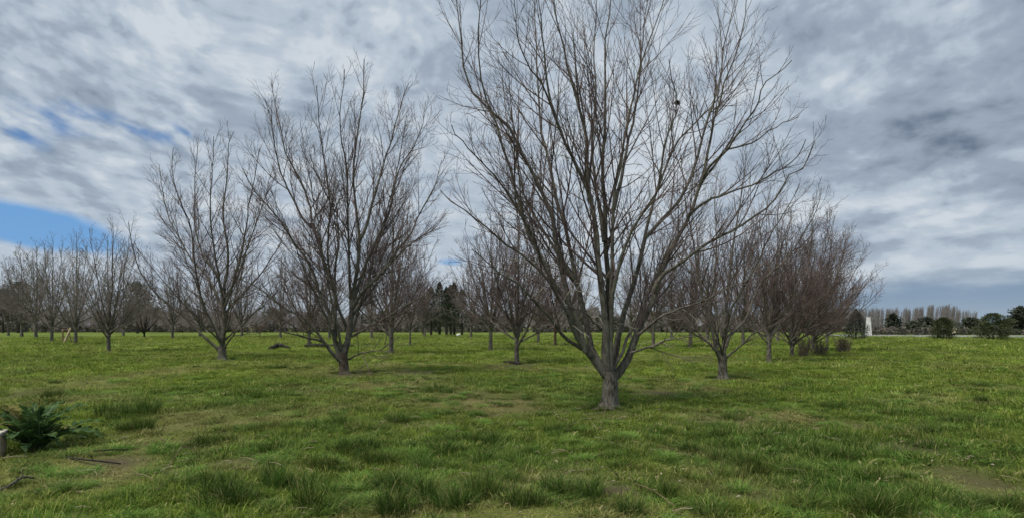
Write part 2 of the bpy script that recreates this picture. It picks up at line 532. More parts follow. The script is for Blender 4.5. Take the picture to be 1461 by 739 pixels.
def build_ground():
    rad = [0.0]
    r = 0.6
    while r < 6000:
        rad.append(r); r *= 1.018 if r < 40 else (1.03 if r < 200 else 1.12)
    rad = np.array(rad[1:])
    ang = np.concatenate([np.linspace(-62, 62, 420), np.linspace(62, 298, 70)[1:-1]])
    A, Rg = np.meshgrid(np.radians(ang), rad)
    X = (np.sin(A) * Rg).ravel(); Y = (np.cos(A) * Rg).ravel()
    Z = gz(X, Y)
    nr, na = len(rad), len(ang)
    V = np.stack([X, Y, Z], 1)
    i = np.arange(nr - 1)[:, None] * na; j = np.arange(na)[None, :]; j2 = (j + 1) % na
    Q = np.stack([i + j, i + na + j, i + na + j2, i + j2], -1).reshape(-1, 4)
    V = np.concatenate([V, [[0, 0, float(gz(0, 0))]]])
    me = mesh_np('ground', V, Q)
    c = turf_col(V[:, 0], V[:, 1]); s = soil(V[:, 0], V[:, 1])[:, None]
    c = c * 0.82 * (1 - s) + C_SOIL[None] * s
    at_ = me.color_attributes.new('turf', 'FLOAT_COLOR', 'POINT')
    at_.data.foreach_set('color', np.concatenate([c, s], 1).astype(np.float32).ravel())
    m, nt, b, _ = newmat('ground_turf')
    a = nt.nodes.new('ShaderNodeAttribute'); a.attribute_name = 'turf'
    v = objvec()
    n1 = noise(v, 14, 5, 0.7); n2 = noise(v, 1.1, 4, 0.6); n3 = noise(v, 60, 3, 0.6)
    col = mixc(step(n1, 0.35, 0.7) * 0.55, E(a.outputs['Color']), (0.085, 0.095, 0.028))
    col = mixc(step(n3, 0.55, 0.75) * 0.35, col, (0.200, 0.170, 0.080))
    col = mixc(step(n2, 0.45, 0.75) * 0.25, col, (0.090, 0.120, 0.024))
    nt.links.new(col.s, b.inputs['Base Color'])
    b.inputs['Roughness'].default_value = 0.95; b.inputs['Specular IOR Level'].default_value = 0.1
    bump(nt, b, n1 * 0.7 + n3 * 0.3, 0.8, 0.05)
    me.materials.append(m)
    o = link('ground', me); o['kind'] = 'structure'


build_ground()

# ------------------------------------------------------------------ grass (stuff)
def blade_clump(name, n, rad, h, arch, w, g, mat, flat=0.0, segs=4, tipw=0.15):
    """a clump of n curved blades"""
    a0 = g.uniform(0, 2 * math.pi, n); rr = rad * np.sqrt(g.uniform(0, 1, n))
    base = np.stack([np.cos(a0) * rr, np.sin(a0) * rr, np.full(n, -0.01)], 1)
    az = a0 + g.normal(0, 0.9, n)
    out = np.stack([np.cos(az), np.sin(az), np.zeros(n)], 1)
    L = h * g.uniform(0.45, 1.15, n); ar = arch * g.uniform(0.3, 1.3, n)
    side = np.stack([-np.sin(az + g.normal(0, .7, n)), np.cos(az + g.normal(0, .7, n)), np.zeros(n)], 1)
    W = w * g.uniform(0.6, 1.2, n)
    V = []; p = base.copy()
    for j in range(segs + 1):
        t = j / segs
        ww = (W * (1 - t * t * (1 - tipw)) * 0.5)[:, None]
        V.append(np.stack([p - side * ww, p + side * ww], 1))
        th = np.clip(flat * 1.25 + ar * (t + 0.5 / segs), 0, 2.3)[:, None]
        p = p + (np.cos(th) * np.array([[0, 0, 1.0]]) + np.sin(th) * out) * (L / segs)[:, None]
    V = np.stack(V, 1).reshape(-1, 3)                      # blade, seg, side
    b = np.arange(n)[:, None] * (segs + 1) * 2 + np.arange(segs)[None] * 2
    Q = np.stack([b, b + 1, b + 3, b + 2], -1).reshape(-1, 4)
    me = mesh_np(name, V, Q, [mat])
    at_ = me.attributes.new('shade', 'FLOAT', 'POINT')
    at_.data.foreach_set('value', np.repeat(g.uniform(0, 1, n), (segs + 1) * 2).astype(np.float32))
    return bpy.data.objects.new(name, me)


def grass_material():
    m, nt, b, out = newmat('grass_blades')
    a = nt.nodes.new('ShaderNodeAttribute'); a.attribute_type = 'INSTANCER'; a.attribute_name = 'tint'
    s = nt.nodes.new('ShaderNodeAttribute'); s.attribute_name = 'shade'
    sh = E(s.outputs['Fac'])
    c = mixc(step(sh, 0.0, 0.5) * 0.0 + step(sh, 0.80, 0.99) * 0.55, E(a.outputs['Color']), (0.300, 0.255, 0.125))
    hsv = nt.nodes.new('ShaderNodeHueSaturation')
    nt.links.new(c.s, hsv.inputs['Color']); nt.links.new((sh * 1.15 + 0.5).s, hsv.inputs['Value'])
    nt.links.new((sh * -0.03 + 0.515).s, hsv.inputs['Hue'])
    col = hsv.outputs[0]
    nt.links.new(col, b.inputs['Base Color'])
    b.inputs['Roughness'].default_value = 0.75; b.inputs['Specular IOR Level'].default_value = 0.08
    t = nt.nodes.new('ShaderNodeBsdfTranslucent'); nt.links.new(col, t.inputs[0])
    mx = nt.nodes.new('ShaderNodeMixShader'); mx.inputs[0].default_value = 0.3
    nt.links.new(b.outputs[0], mx.inputs[1]); nt.links.new(t.outputs[0], mx.inputs[2])
    nt.links.new(mx.outputs[0], out.inputs[0])
    return m


GRASS = grass_material()
SRC = bpy.data.collections.new('grass_sources')
gg = np.random.default_rng(5)
SPEC = [(60, .15, .065, 1.4, .0055, .2), (55, .16, .060, 1.5, .0060, .35), (60, .13, .125, 1.5, .0058, .1), (55, .17, .055, 1.4, .006, .5),     # 0-3 lawn
        (150, .13, .25, 1.7, .0070, .05), (130, .16, .22, 2.0, .007, .1), (160, .17, .28, 1.6, .0072, .05),                         # 4-6 tall tufts
        (34, .15, .15, .35, .0035, .95), (26, .14, .20, .3, .004, 1.0),                                                         # 7-8 dry straw
        (22, .06, .10, .8, .020, .55), (90, .20, .20, 2.1, .0075, .15), (110, .10, .30, 1.3, .006, 0)]                                                                                         # 9 broad-leaved rosette
for i, (n, rd, h, ar, w, fl) in enumerate(SPEC):
    SRC.objects.link(blade_clump('grass_source_%02d' % i, n, rd, h, ar, w, gg, GRASS, fl))

TUFTS = [(180, 596, 46, .30), (205, 612, 34, .26), (300, 628, 40, .24), (420, 694, 52, .34), (330, 716, 54, .33), (470, 668, 40, .25), (505, 640, 44, .25), (470, 610, 36, .2), (540, 655, 34, .22),
         (560, 694, 40, .28), (617, 704, 34, .30), (685, 706, 36, .34), (655, 724, 40, .3), (795, 706, 30, .28), (750, 725, 34, .25), (846, 702, 26, .28), (640, 628, 42, .24), (695, 625, 36, .26),
         (803, 608, 30, .22), (830, 615, 24, .16), (880, 630, 22, .16), (760, 640, 26, .2), (570, 597, 28, .2), (640, 640, 24, .2), (990, 640, 20, .25), (1070, 664, 34, .3), (1035, 652, 30, .24),
         (1020, 625, 24, .2), (1180, 652, 32, .26), (1210, 650, 26, .2), (1262, 716, 46, .36), (1240, 722, 30, .3), (1300, 700, 30, .22), (960, 705, 26, .28), (1010, 722, 34, .3), (1195, 583, 22, .2),
         (1250, 578, 26, .2), (1400, 574, 12, .3), (1330, 620, 24, .18), (1370, 605, 24, .18), (842, 581, 12, .2), (897, 580, 14, .2), (620, 560, 20, .2), (640, 563, 14, .2), (400, 527, 24, .2),
         (430, 528, 20, .2), (80, 566, 22, .3), (70, 575, 18, .24), (100, 590, 20, .2), (1090, 500, 12, .2), (690, 650, 26, .24), (720, 680, 30, .22), (600, 660, 26, .22), (380, 640, 28, .2), (445, 725, 34, .32),
         (560, 730, 30, .3), (900, 728, 26, .22), (1150, 715, 24, .2), (1440, 720, 30, .22), (1380, 715, 30, .2), (250, 700, 24, .16), (120, 625, 24, .18), (1300, 560, 26, .14), (1140, 548, 22, .14), (1050, 600, 22, .16)]


def build_grass():
    g = np.random.default_rng(11)
    X, Y, S, ZS, VAR, TINT = [], [], [], [], [], []

    def put(x, y, s, zs, var, tint):
        X.append(x); Y.append(y); S.append(s); ZS.append(zs); VAR.append(var); TINT.append(tint)

    def zone(r0, r1, dens, s0, zs0, half=50.0):
        area = math.radians(2 * half) * 0.5 * (r1 * r1 - r0 * r0)
        n = int(area * dens)
        r = np.sqrt(g.uniform(r0 * r0, r1 * r1, n)); a = np.radians(g.uniform(-half, half, n))
        x, y = r * np.sin(a), r * np.cos(a)
        so = soil(x, y)
        keep = g.uniform(0, 1, n) > so * 1.05
        x, y, so = x[keep], y[keep], so[keep]; n = len(x)
        dry, lush, yel = fields(x, y)
        fine = vnoise(x, y, 2.4, 61, 2)
        var = g.integers(0, 4, n)
        u = g.uniform(0, 1, n)
        var = np.where(u < 0.06 + 0.42 * dry + 0.3 * so, g.integers(7, 9, n), var)
        var = np.where((u > 0.93) & (so < 0.3), 9, var)
        c = turf_col(x, y)
        c = np.where((var == 7)[:, None] | (var == 8)[:, None], c * 0.35 + np.array([[0.26, 0.215, 0.125]]) * 0.65, c)
        c = np.where((var == 9)[:, None], c * 0.5 + np.array([[0.05, 0.10, 0.03]]) * 0.5, c)
        c = c * g.uniform(0.60, 1.45, (n, 1)) * (0.75 + 0.5 * vnoise(x, y, 1.1, 71, 3))[:, None]
        hz = (0.45 + 1.1 * fine) * (1 + 0.75 * lush) * (1 - 0.45 * dry) * (1 - 0.4 * so)
        sx = s0 * g.uniform(0.75, 1.3, n)
        put(x, y, sx, zs0 * hz * g.uniform(0.7, 1.3, n), var, c)

    zone(2.5, 7.5, 150, 0.85, 0.95, 56)
    zone(7.5, 13, 85, 1.05, 1.05, 52)
    zone(13, 24, 30, 1.6, 1.25, 50)
    zone(24, 45, 10, 2.5, 1.7, 48)
    zone(45, 110, 2.2, 5.0, 2.2, 46)

    # tall dark tufts: the ones the photo shows, then many small ones
    def tuft(x, y, wid, h, bright):
        k = max(3, int(5 * (wid / 0.3)))
        a = g.uniform(0, 6.28, k); r = wid * 0.5 * np.sqrt(g.uniform(0, 1, k))
        tx, ty = x + np.cos(a) * r, y + np.sin(a) * r * 1.1
        c = np.array([[0.078, 0.150, 0.030]]) * bright * g.uniform(0.8, 1.25, (k, 1)) + np.array([[0.02, 0.012, 0]]) * g.uniform(0, 1, (k, 1))
        put(tx, ty, np.full(k, 0.75 + wid * 0.5) * g.uniform(.8, 1.2, k), (h / 0.30) * g.uniform(0.6, 1.05, k), g.choice([4, 5, 6, 10, 11], k), c)

    for px, py, wpx, h in TUFTS:
        x, D = gp(px, py)
        tuft(x, D, wpx / F * D * 1.25, h * 1.08, g.uniform(0.55, 0.9))
    for r0, r1, n, hh, ww in ((3.2, 9, 420, .10, .16), (9, 18, 620, .085, .24), (18, 40, 420, .11, .4), (40, 100, 500, .15, .8)):
        r = np.sqrt(g.uniform(r0 * r0, r1 * r1, n)); a = np.radians(g.uniform(-52, 52, n))
        for x, y in zip(r * np.sin(a), r * np.cos(a)):
            if soil(np.array([x]), np.array([y]))[0] > 0.4: continue
            tuft(float(x), float(y), ww * g.uniform(.5, 1.3), hh * g.uniform(.6, 1.3), g.uniform(0.75, 1.9))

    for px, py in ((870, 583), (491, 533), (317, 514), (1032, 539), (737, 517), (1097, 517), (558, 505)):
        x, D = gp(px, py - 1)
        for _ in range(9):
            a = g.uniform(0, 6.28); tuft(x + math.cos(a) * g.uniform(.18, .42), D + math.sin(a) * g.uniform(.18, .42), .12, g.uniform(.06, .16), g.uniform(.7, 1.2))
    X = np.concatenate(X); Y = np.concatenate(Y); S = np.concatenate(S); ZS = np.concatenate(ZS)
    VAR = np.concatenate(VAR); TINT = np.concatenate(TINT)
    n = len(X)
    V = np.stack([X, Y, gz(X, Y)], 1)
    me = bpy.data.meshes.new('grass'); me.vertices.add(n); me.vertices.foreach_set('co', V.astype(np.float32).ravel())
    def attr(nm, ty, key, arr):
        a = me.attributes.new(nm, ty, 'POINT'); a.data.foreach_set(key, arr.ravel())
    rot = np.stack([g.normal(0, .12, n), g.normal(0, .12, n), g.uniform(0, 6.28, n)], 1).astype(np.float32)
    attr('rot', 'FLOAT_VECTOR', 'vector', rot)
    attr('scl', 'FLOAT_VECTOR', 'vector', np.stack([S, S, ZS], 1).astype(np.float32))
    attr('var', 'INT', 'value', VAR.astype(np.int32))
    attr('tint', 'FLOAT_COLOR', 'color', np.concatenate([np.clip(TINT, 0, 1), np.ones((n, 1))], 1).astype(np.float32))
    o = link('grass', me); o['kind'] = 'stuff'; tag(o, 'green grass with darker tufts and dry straw covering the orchard ground', 'grass')
    nt = bpy.data.node_groups.new('grass_scatter', 'GeometryNodeTree')
    nt.interface.new_socket('Geometry', in_out='INPUT', socket_type='NodeSocketGeometry')
    nt.interface.new_socket('Geometry', in_out='OUTPUT', socket_type='NodeSocketGeometry')
    gi = nt.nodes.new('NodeGroupInput'); go = nt.nodes.new('NodeGroupOutput')
    iop = nt.nodes.new('GeometryNodeInstanceOnPoints')
    ci = nt.nodes.new('GeometryNodeCollectionInfo'); ci.inputs['Collection'].default_value = SRC
    ci.inputs['Separate Children'].default_value = True; ci.inputs['Reset Children'].default_value = True
    def na(nm, ty):
        q = nt.nodes.new('GeometryNodeInputNamedAttribute'); q.data_type = ty; q.inputs['Name'].default_value = nm
        return q.outputs['Attribute']
    nt.links.new(gi.outputs[0], iop.inputs['Points']); nt.links.new(ci.outputs[0], iop.inputs['Instance'])
    iop.inputs['Pick Instance'].default_value = True
    nt.links.new(na('var', 'INT'), iop.inputs['Instance Index'])
    nt.links.new(na('rot', 'FLOAT_VECTOR'), iop.inputs['Rotation'])
    nt.links.new(na('scl', 'FLOAT_VECTOR'), iop.inputs['Scale'])
    nt.links.new(iop.outputs[0], go.inputs[0])
    md = o.modifiers.new('scatter', 'NODES'); md.node_group = nt
    return n


print('grass clumps', build_grass())

# ------------------------------------------------------------------ traced orchard trees
def traced_tree(label, base, D, trunk_px, fork, limbs, seed, extra=0, W=3.0, H=9.0, bm='bark', tb='bark_trunk', tw='twig', k=1.0, rmin=0.0035, dens=1.0, group='bare orchard trees', levels=3, flare=1.42, dead=False):
    """limbs: (depth drift in m, start radius px, end radius px, [photo points]); every limb runs at its own depth"""
    g = np.random.default_rng(seed)
    bx = (base[0] - 730.5) / F * D
    b0 = np.array([bx, D, float(gz(bx, D))])
    t = thing('bare_tree', label, 'tree', tuple(b0), 0, group)
    fk = at(fork[0], fork[1], D) - b0
    V, Q = trunk_mesh(trunk_px[0] / F * D, trunk_px[1] / F * D, fk[2] + 0.12, (fk[0], 0.0), g, flare)
    link('trunk', mesh_np('trunk', V, Q, [M[tb]]), t)
    LP, LR = [], []
    for dd, r0, r1, pts in limbs:
        pts = np.asarray(pts, float); n = len(pts)
        s = np.concatenate([[0], np.cumsum(np.linalg.norm(np.diff(pts, axis=0), axis=1))]); s /= s[-1]
        d0, d1 = dd if isinstance(dd, tuple) else (0.0, dd)
        P = np.array([at(p[0], p[1], D + d0 + (d1 - d0) * q) - b0 for p, q in zip(pts, s)])
        P = resample(P, 18)
        P[2:] += g.normal(0, 0.010, P[2:].shape) * k
        kn = np.stack([np.interp(np.arange(18), np.linspace(0, 17, 7), np.concatenate([[0, 0], g.normal(0, .020, 5)])) for _ in range(3)], 1); P += kn * k
        LP.append(P); LR.append(limb_r(P, r0 * 0.84 / F * D, max(r1 / F * D, 0.005), 1.15))
    for _ in range(extra):
        a = math.radians(90 + g.uniform(-80, 80)) * (1 if g.uniform() < .5 else -1)
        rc = W * g.uniform(.55, 1.0); h = H * (1 - 0.55 * (rc / W) ** 2) * g.uniform(.85, 1.0)
        e = np.array([math.cos(a) * rc, math.sin(a) * rc, 0])
        p0 = fk * g.uniform(.9, 1.5)
        P = resample([p0, p0 + e * .28 + [0, 0, (h - p0[2]) * .25], p0 + e * .65 + [0, 0, (h - p0[2]) * .62], p0 + e + [0, 0, h - p0[2]]], 18)
        P[2:] += g.normal(0, 0.02, P[2:].shape)
        LP.append(P); LR.append(limb_r(P, 0.045 * H / 9, 0.006, 1.1))
    LP = np.array(LP); LR = np.array(LR)
    for P, r in zip(LP, LR):
        V, Q = tubes(P[None], r[None], 9)
        link('limb', mesh_np('limb', V, Q, [M[bm]]), t)
    parts = [tubes(C, r, S) for C, r, S in ramify(LP, LR, g, k, rmin, dens, levels)]
    V, Q = merge(parts)
    link('twigs', mesh_np('twigs', V, Q, [M[tw]]), t)
    if dead:
        for p in LP[:len(limbs)]:
            A = resample(p[1:8], 10)[None]; Ar = np.linspace(.05, .03, 10)[None]
            Dt, Dr = children(A, Ar, g, .5, .1, (45, 95), lambda t, L, g: g.uniform(.2, .8, len(t)), 6, -.35, .25, .0065, .22, .014)
            D2, D2r = children(Dt, Dr, g, .22, .3, (30, 80), lambda t, L, g: g.uniform(.08, .3, len(t)), 4, -.2, .7, .0055, .2)
            for i in range(min(len(Dt), 4)):
                near_ = np.linalg.norm(D2[:, None, 0] - Dt[i][None], axis=2).min(1) < .09
                V, Q = merge([tubes(Dt[i:i + 1], Dr[i:i + 1], 5)] + ([tubes(D2[near_], D2r[near_], 3)] if near_.any() else []))
                link('dead_twig', mesh_np('dead_twig', V, Q, [M['dead']]), t)
    return t


MAIN = [
    (-0.6, 8, .5, [(868, 540), (850, 515), (835, 500), (822, 470), (812, 440), (806, 405), (800, 372), (787, 307), (778, 288), (759, 248), (740, 212), (729, 185), (699, 160), (667, 113), (660, 62), (652, 0), (650, -20)]),
    ((-.1, -1.6), 5, .5, [(842, 508), (824, 482), (808, 446), (790, 415), (759, 374), (721, 347), (694, 325), (662, 302), (640, 290), (625, 275)]),
    ((-.1, -2.0), 4, .5, [(830, 497), (802, 478), (785, 455), (765, 432), (740, 408), (712, 392), (690, 372), (668, 358)]),
    ((-.2, -1.3), 5.5, .5, [(836, 502), (821, 448), (795, 410), (780, 388), (767, 356), (754, 331), (740, 288), (729, 242), (713, 204), (705, 176), (691, 140), (683, 75), (687, 0), (688, -30)]),
    ((-.4, -1.8), 3, .5, [(767, 356), (745, 310), (715, 262), (690, 232), (668, 210), (650, 195), (643, 180)]),
    (1.3, 6.5, .5, [(862, 530), (845, 500), (838, 464), (824, 405), (812, 361), (802, 315), (791, 280), (786, 237), (775, 196), (770, 150), (768, 100), (764, 40), (762, -30)]),
    ((.5, 2.2), 4, .5, [(824, 405), (800, 370), (775, 330), (752, 290), (738, 245), (728, 200), (722, 150), (716, 95)]),
    (-.4, 9, .5, [(868, 537), (864, 513), (864, 454), (858, 413), (851, 367), (848, 330), (843, 295), (835, 258), (834, 200), (827, 151), (813, 114), (802, 68), (791, 16), (785, -40)]),
    ((-.2, -.9), 4.5, .5, [(843, 290), (835, 261), (813, 221), (800, 188), (786, 146), (775, 87), (772, 32), (765, -30)]),
    ((-.5, -1.5), 2.5, .4, [(800, 188), (780, 140), (759, 100), (740, 60), (735, 0), (738, -20)]),
    (.4, 8, .5, [(870, 537), (868, 490), (868, 440), (866, 385), (862, 345), (862, 288), (860, 248), (862, 196), (864, 122), (864, 68), (870, 27), (873, -45)]),
    ((.1, 1.6), 4, .5, [(862, 345), (856, 300), (848, 242), (846, 190), (851, 146), (846, 81), (852, 20), (850, -35)]),
    (-.2, 6, .5, [(871, 535), (871, 454), (873, 395), (873, 340), (875, 300), (879, 258), (887, 225), (893, 180), (900, 150), (911, 103), (927, 65), (942, 19), (950, -25)]),
    ((.2, 1.5), 4, .4, [(875, 300), (886, 255), (896, 205), (905, 162), (914, 93), (918, 50), (925, 5), (930, -35)]),
    ((0, -1.4), 5, .5, [(872, 480), (873, 429), (881, 394), (888, 362), (897, 340), (908, 314), (922, 297), (936, 280), (945, 242), (950, 202), (958, 174), (967, 149), (957, 115), (952, 85)]),
    ((.3, 1.9), 6.5, .5, [(876, 520), (886, 459), (902, 410), (913, 372), (921, 340), (938, 320), (958, 300), (980, 265), (992, 235), (998, 205), (1014, 156), (1029, 118), (1032, 78), (1045, 31), (1052, -20)]),
    ((1.0, 3.0), 4, .5, [(913, 372), (922, 330), (932, 285), (948, 240), (965, 205), (985, 185), (1010, 158), (1040, 125), (1060, 95), (1075, 60)]),
    ((.2, .5), 9, 2.2, [(874, 540), (887, 526), (902, 500), (913, 462), (929, 427), (936, 402), (944, 380), (964, 345), (983, 304), (998, 267)]),
    ((.5, .2), 3.4, .5, [(998, 267), (1006, 240), (1012, 205), (1020, 165), (1028, 140), (1040, 100), (1052, 70), (1062, 30), (1066, -10)]),
    ((.5, -.9), 3.4, .5, [(996, 272), (1006, 246), (1020, 230), (1039, 212), (1060, 178), (1085, 142), (1090, 122), (1108, 106), (1130, 88)]),
    ((.5, .9), 3.0, .5, [(1000, 262), (1016, 240), (1036, 217), (1060, 209), (1082, 200), (1098, 187), (1126, 176), (1142, 166)]),
    ((.4, -1.2), 3.2, .5, [(980, 310), (1004, 289), (1030, 280), (1054, 270), (1079, 261), (1104, 248), (1123, 239), (1140, 224), (1148, 200)]),
    ((.1, -1.3), 4.5, .5, [(932, 418), (942, 395), (961, 382), (995, 357), (1020, 342), (1051, 329), (1073, 311), (1104, 286), (1126, 255), (1145, 245), (1155, 226), (1164, 204)]),
    ((0, -1.2), 3.2, .4, [(910, 478), (922, 468), (935, 457), (956, 447), (982, 437), (1010, 427), (1040, 412), (1062, 400), (1084, 388), (1105, 370)]),
    ((-.1, -1.8), 2.4, .4, [(900, 503), (930, 494), (955, 482), (985, 480), (1010, 476)]),
    ((0, -1.5), 2.2, .4, [(858, 470), (842, 455), (826, 443), (806, 436), (785, 440)]),
]
traced_tree('largest bare tree nearest the camera, its thick grey trunk forking low into many limbs', (870, 583), 10.94, (11.6, 10.4), (871, 538),
            MAIN, 3, extra=1, W=2.6, H=8.6, dens=0.88, rmin=0.0031, group=None, dead=True)

T2 = [
    (.2, 6, .4, [(489, 512), (494, 497), (497, 479), (500, 455), (503, 429), (508, 390), (512, 345), (508, 298), (504, 247), (509, 193), (518, 134), (521, 85)]),
    ((.1, 1.2), 3.5, .4, [(512, 345), (522, 325), (531, 292), (540, 262), (550, 229), (558, 200), (565, 169), (575, 140), (583, 119)]),
    ((.1, -1.2), 3.2, .4, [(501, 440), (498, 375), (497, 310), (495, 247), (487, 200), (485, 163), (490, 120), (491, 98)]),
    ((.1, -1.0), 4, .4, [(503, 440), (511, 424), (527, 408), (545, 390), (574, 360), (598, 340), (612, 333), (628, 326)]),
    ((-.4, .8), 3, .4, [(545, 390), (568, 354), (589, 325), (607, 292), (622, 262), (630, 228)]),
    ((.1, 2.0), 3.5, .4, [(506, 425), (521, 378), (533, 351), (551, 316), (560, 280), (568, 247), (584, 220), (595, 199), (604, 170), (607, 145)]),
    ((.0, -.8), 5, .5, [(487, 512), (483, 502), (478, 488), (474, 462), (469, 445), (460, 430), (452, 411), (446, 384), (434, 363), (414, 340), (399, 316), (380, 292), (362, 270), (348, 240)]),
    ((-.2, .9), 4, .4, [(476, 470), (478, 440), (478, 411), (473, 395), (461, 372), (452, 340), (445, 322), (440, 288), (425, 250), (408, 223), (403, 193), (390, 131), (388, 115)]),
    ((.3, -.3), 2.6, .4, [(446, 326), (430, 310), (417, 280), (405, 256), (393, 214), (387, 172), (378, 143)]),
    ((0, 1.6), 3.4, .4, [(479, 480), (478, 447), (479, 393), (484, 348), (481, 316), (480, 289), (471, 275), (458, 258), (440, 232), (428, 205)]),
    ((-.1, -1.6), 4, .4, [(486, 515), (472, 501), (462, 487), (447, 467), (429, 449), (405, 440), (385, 425), (370, 412), (355, 404), (338, 396)]),
    ((-.3, -2.4), 2.6, .4, [(462, 487), (450, 484), (435, 480), (420, 477), (405, 473), (390, 462)]),
    ((.1, -1.2), 3, .4, [(497, 480), (508, 477), (524, 467), (551, 454), (569, 440), (589, 428), (608, 418), (626, 404)]),
    ((.1, -2.2), 2, .4, [(498, 512), (515, 503), (532, 500), (548, 494), (565, 485)]),
    ((.2, 2.2), 3, .4, [(500, 455), (520, 420), (530, 380), (545, 330), (560, 270), (574, 210), (580, 160)]),
    ((.2, -2.4), 3, .4, [(498, 475), (480, 430), (468, 370), (470, 300), (462, 230), (455, 160), (452, 125)]),
]
traced_tree('tall bare tree with reddish lower trunk, left of the nearest tree, second in its row', (491, 533), 19.1, (6.8, 6.2), (489, 508),
            T2, 11, extra=5, tb='bark_redtrunk', W=3.4, H=10.2, dens=1.02, rmin=0.0037, k=1.03)

T3 = [
    (.2, 4.5, .35, [(317, 500), (320, 456), (320, 410), (325, 364), (318, 309), (323, 263), (327, 208), (335, 189)]),
    ((0, 1.5), 2.6, .35, [(320, 425), (336, 401), (350, 364), (364, 323), (382, 272), (390, 235)]),
    ((0, -1), 3.2, .35, [(318, 490), (313, 474), (295, 451), (286, 419), (280, 387), (272, 323), (258, 290), (246, 249), (246, 212)]),
    ((0, 1.2), 2.6, .35, [(320, 430), (309, 392), (290, 364), (280, 325), (278, 280), (280, 240), (283, 205)]),
    ((0, -1.4), 3.0, .35, [(316, 503), (303, 490), (290, 479), (258, 447), (235, 430), (217, 413), (198, 382), (186, 341), (182, 318)]),
    ((0, -2), 2.0, .3, [(317, 500), (332, 479), (341, 470), (371, 460), (398, 443)]),
    ((0, 1), 2.6, .35, [(320, 455), (327, 438), (346, 420), (364, 400), (382, 378), (400, 348), (408, 320)]),
    ((0, -1.8), 2.6, .35, [(320, 440), (340, 380), (352, 320), (362, 260), (370, 210)]),
    ((0, 2.2), 2.6, .35, [(319, 445), (300, 400), (265, 360), (240, 310), (232, 265), (228, 235)]),
    ((0, -2.2), 2.6, .35, [(320, 440), (305, 350), (300, 290), (304, 230), (306, 195)]),
]
traced_tree('bare tree with straight single trunk and low spreading limbs, third in the row', (317, 514), 26.7, (5.6, 5.0), (317, 496),
            T3, 21, extra=9, W=4.6, H=10.6, dens=0.98, rmin=0.0046, k=1.2, tw='twig')

T4 = [
    (.3, 4.5, .35, [(1032, 515), (1034, 469), (1038, 424), (1042, 386), (1048, 337), (1056, 291), (1062, 250), (1066, 215)]),
    ((0, -.8), 4, .35, [(1029, 515), (1021, 496), (1014, 462), (1002, 420), (991, 363), (983, 318), (977, 270), (972, 240)]),
    ((0, .6), 3.6, .35, [(1035, 495), (1042, 476), (1063, 458), (1078, 420), (1093, 394), (1124, 367), (1148, 330), (1166, 292), (1172, 270)]),
    ((0, -1.0), 2.4, .35, [(1036, 510), (1046, 502), (1059, 490), (1078, 474), (1098, 466), (1118, 455)]),
    ((0, -1.4), 2.6, .35, [(1027, 512), (1018, 496), (1006, 485), (990, 475), (972, 466), (948, 452)]),
    ((0, 1.6), 3, .35, [(1034, 480), (1050, 440), (1062, 395), (1078, 350), (1092, 305), (1100, 262)]),
    ((0, 1.8), 3, .35, [(1024, 495), (1022, 450), (1018, 400), (1022, 345), (1020, 290), (1024, 245)]),
    ((0, -1.8), 3, .35, [(1034, 475), (1048, 430), (1075, 380), (1105, 330), (1128, 290), (1140, 262)]),
    ((0, 1.0), 2.6, .35, [(1030, 480), (1020, 440), (990, 400), (965, 360), (948, 320), (940, 290)]),
]
traced_tree('bare tree with a narrow twin stem standing just right of the nearest tree', (1032, 539), 17.5, (6.4, 5.6), (1031, 512),
            T4, 31, extra=4, W=2.6, H=6.8, dens=.85, rmin=0.0042, k=1.0)


# ------------------------------------------------------------------ the other orchard trees (grown)
def grow(g, H, W, fork, nl, trunk_r, k, rmin, dens, levels=3, lean=(0, 0), upright=1.0, split=True, sides=8):
    """a vase-shaped bare tree -> (trunk, [limbs], twigs) as (V, Q)"""
    lean = np.array([lean[0], lean[1], 0.0])
    LP, LR = [], []
    for i in range(nl):
        az = i * 2.39996 + g.uniform(-.35, .35)
        q = ((i + 0.6) / nl) ** 0.6
        rc = W * (0.12 + 0.88 * q) * g.uniform(.8, 1.05)
        h = H * (1 - 0.66 * (q ** 2.2) / upright) * g.uniform(.88, 1.02)
        e = np.array([math.cos(az) * rc, math.sin(az) * rc, 0]) + lean * (h / H)
        z0 = fork * g.uniform(.75, 1.9) if i else fork * .7
        p0 = np.array([0, 0, z0]) * 1.0
        dz = h - z0
        P = resample([p0, p0 + e * .30 + [0, 0, dz * .22], p0 + e * .62 + [0, 0, dz * .55], p0 + e * .86 + [0, 0, dz * .82], p0 + e + [0, 0, dz]], 14)
        P[2:] += g.normal(0, 0.012 * H / 8, P[2:].shape)
        LP.append(P); LR.append(limb_r(P, trunk_r * g.uniform(.42, .62), rmin * 1.3, 1.1))
    # a leader that carries the fork upwards
    P = resample([[0, 0, fork * .6], [0, 0, fork * 1.8], lean * .5 + [0.1, 0, H * .5], lean + [0, 0.1, H]], 14)
    P[2:] += g.normal(0, 0.02 * H / 8, P[2:].shape)
    LP.append(P); LR.append(limb_r(P, trunk_r * .85, rmin * 1.3, 1.0))
    LP = np.array(LP); LR = np.array(LR)
    tr = trunk_mesh(trunk_r, trunk_r * .85, fork, (0, 0), g, 1.3, 10)
    limbs = [tubes(p[None], r[None], sides) for p, r in zip(LP, LR)]
    tw = merge([tubes(C, r, min(S, 3 if rmin > .008 else 5)) for C, r, S in ramify(LP, LR, g, k, rmin, dens, levels, 0.5, 0.08)])
    return tr, limbs, tw


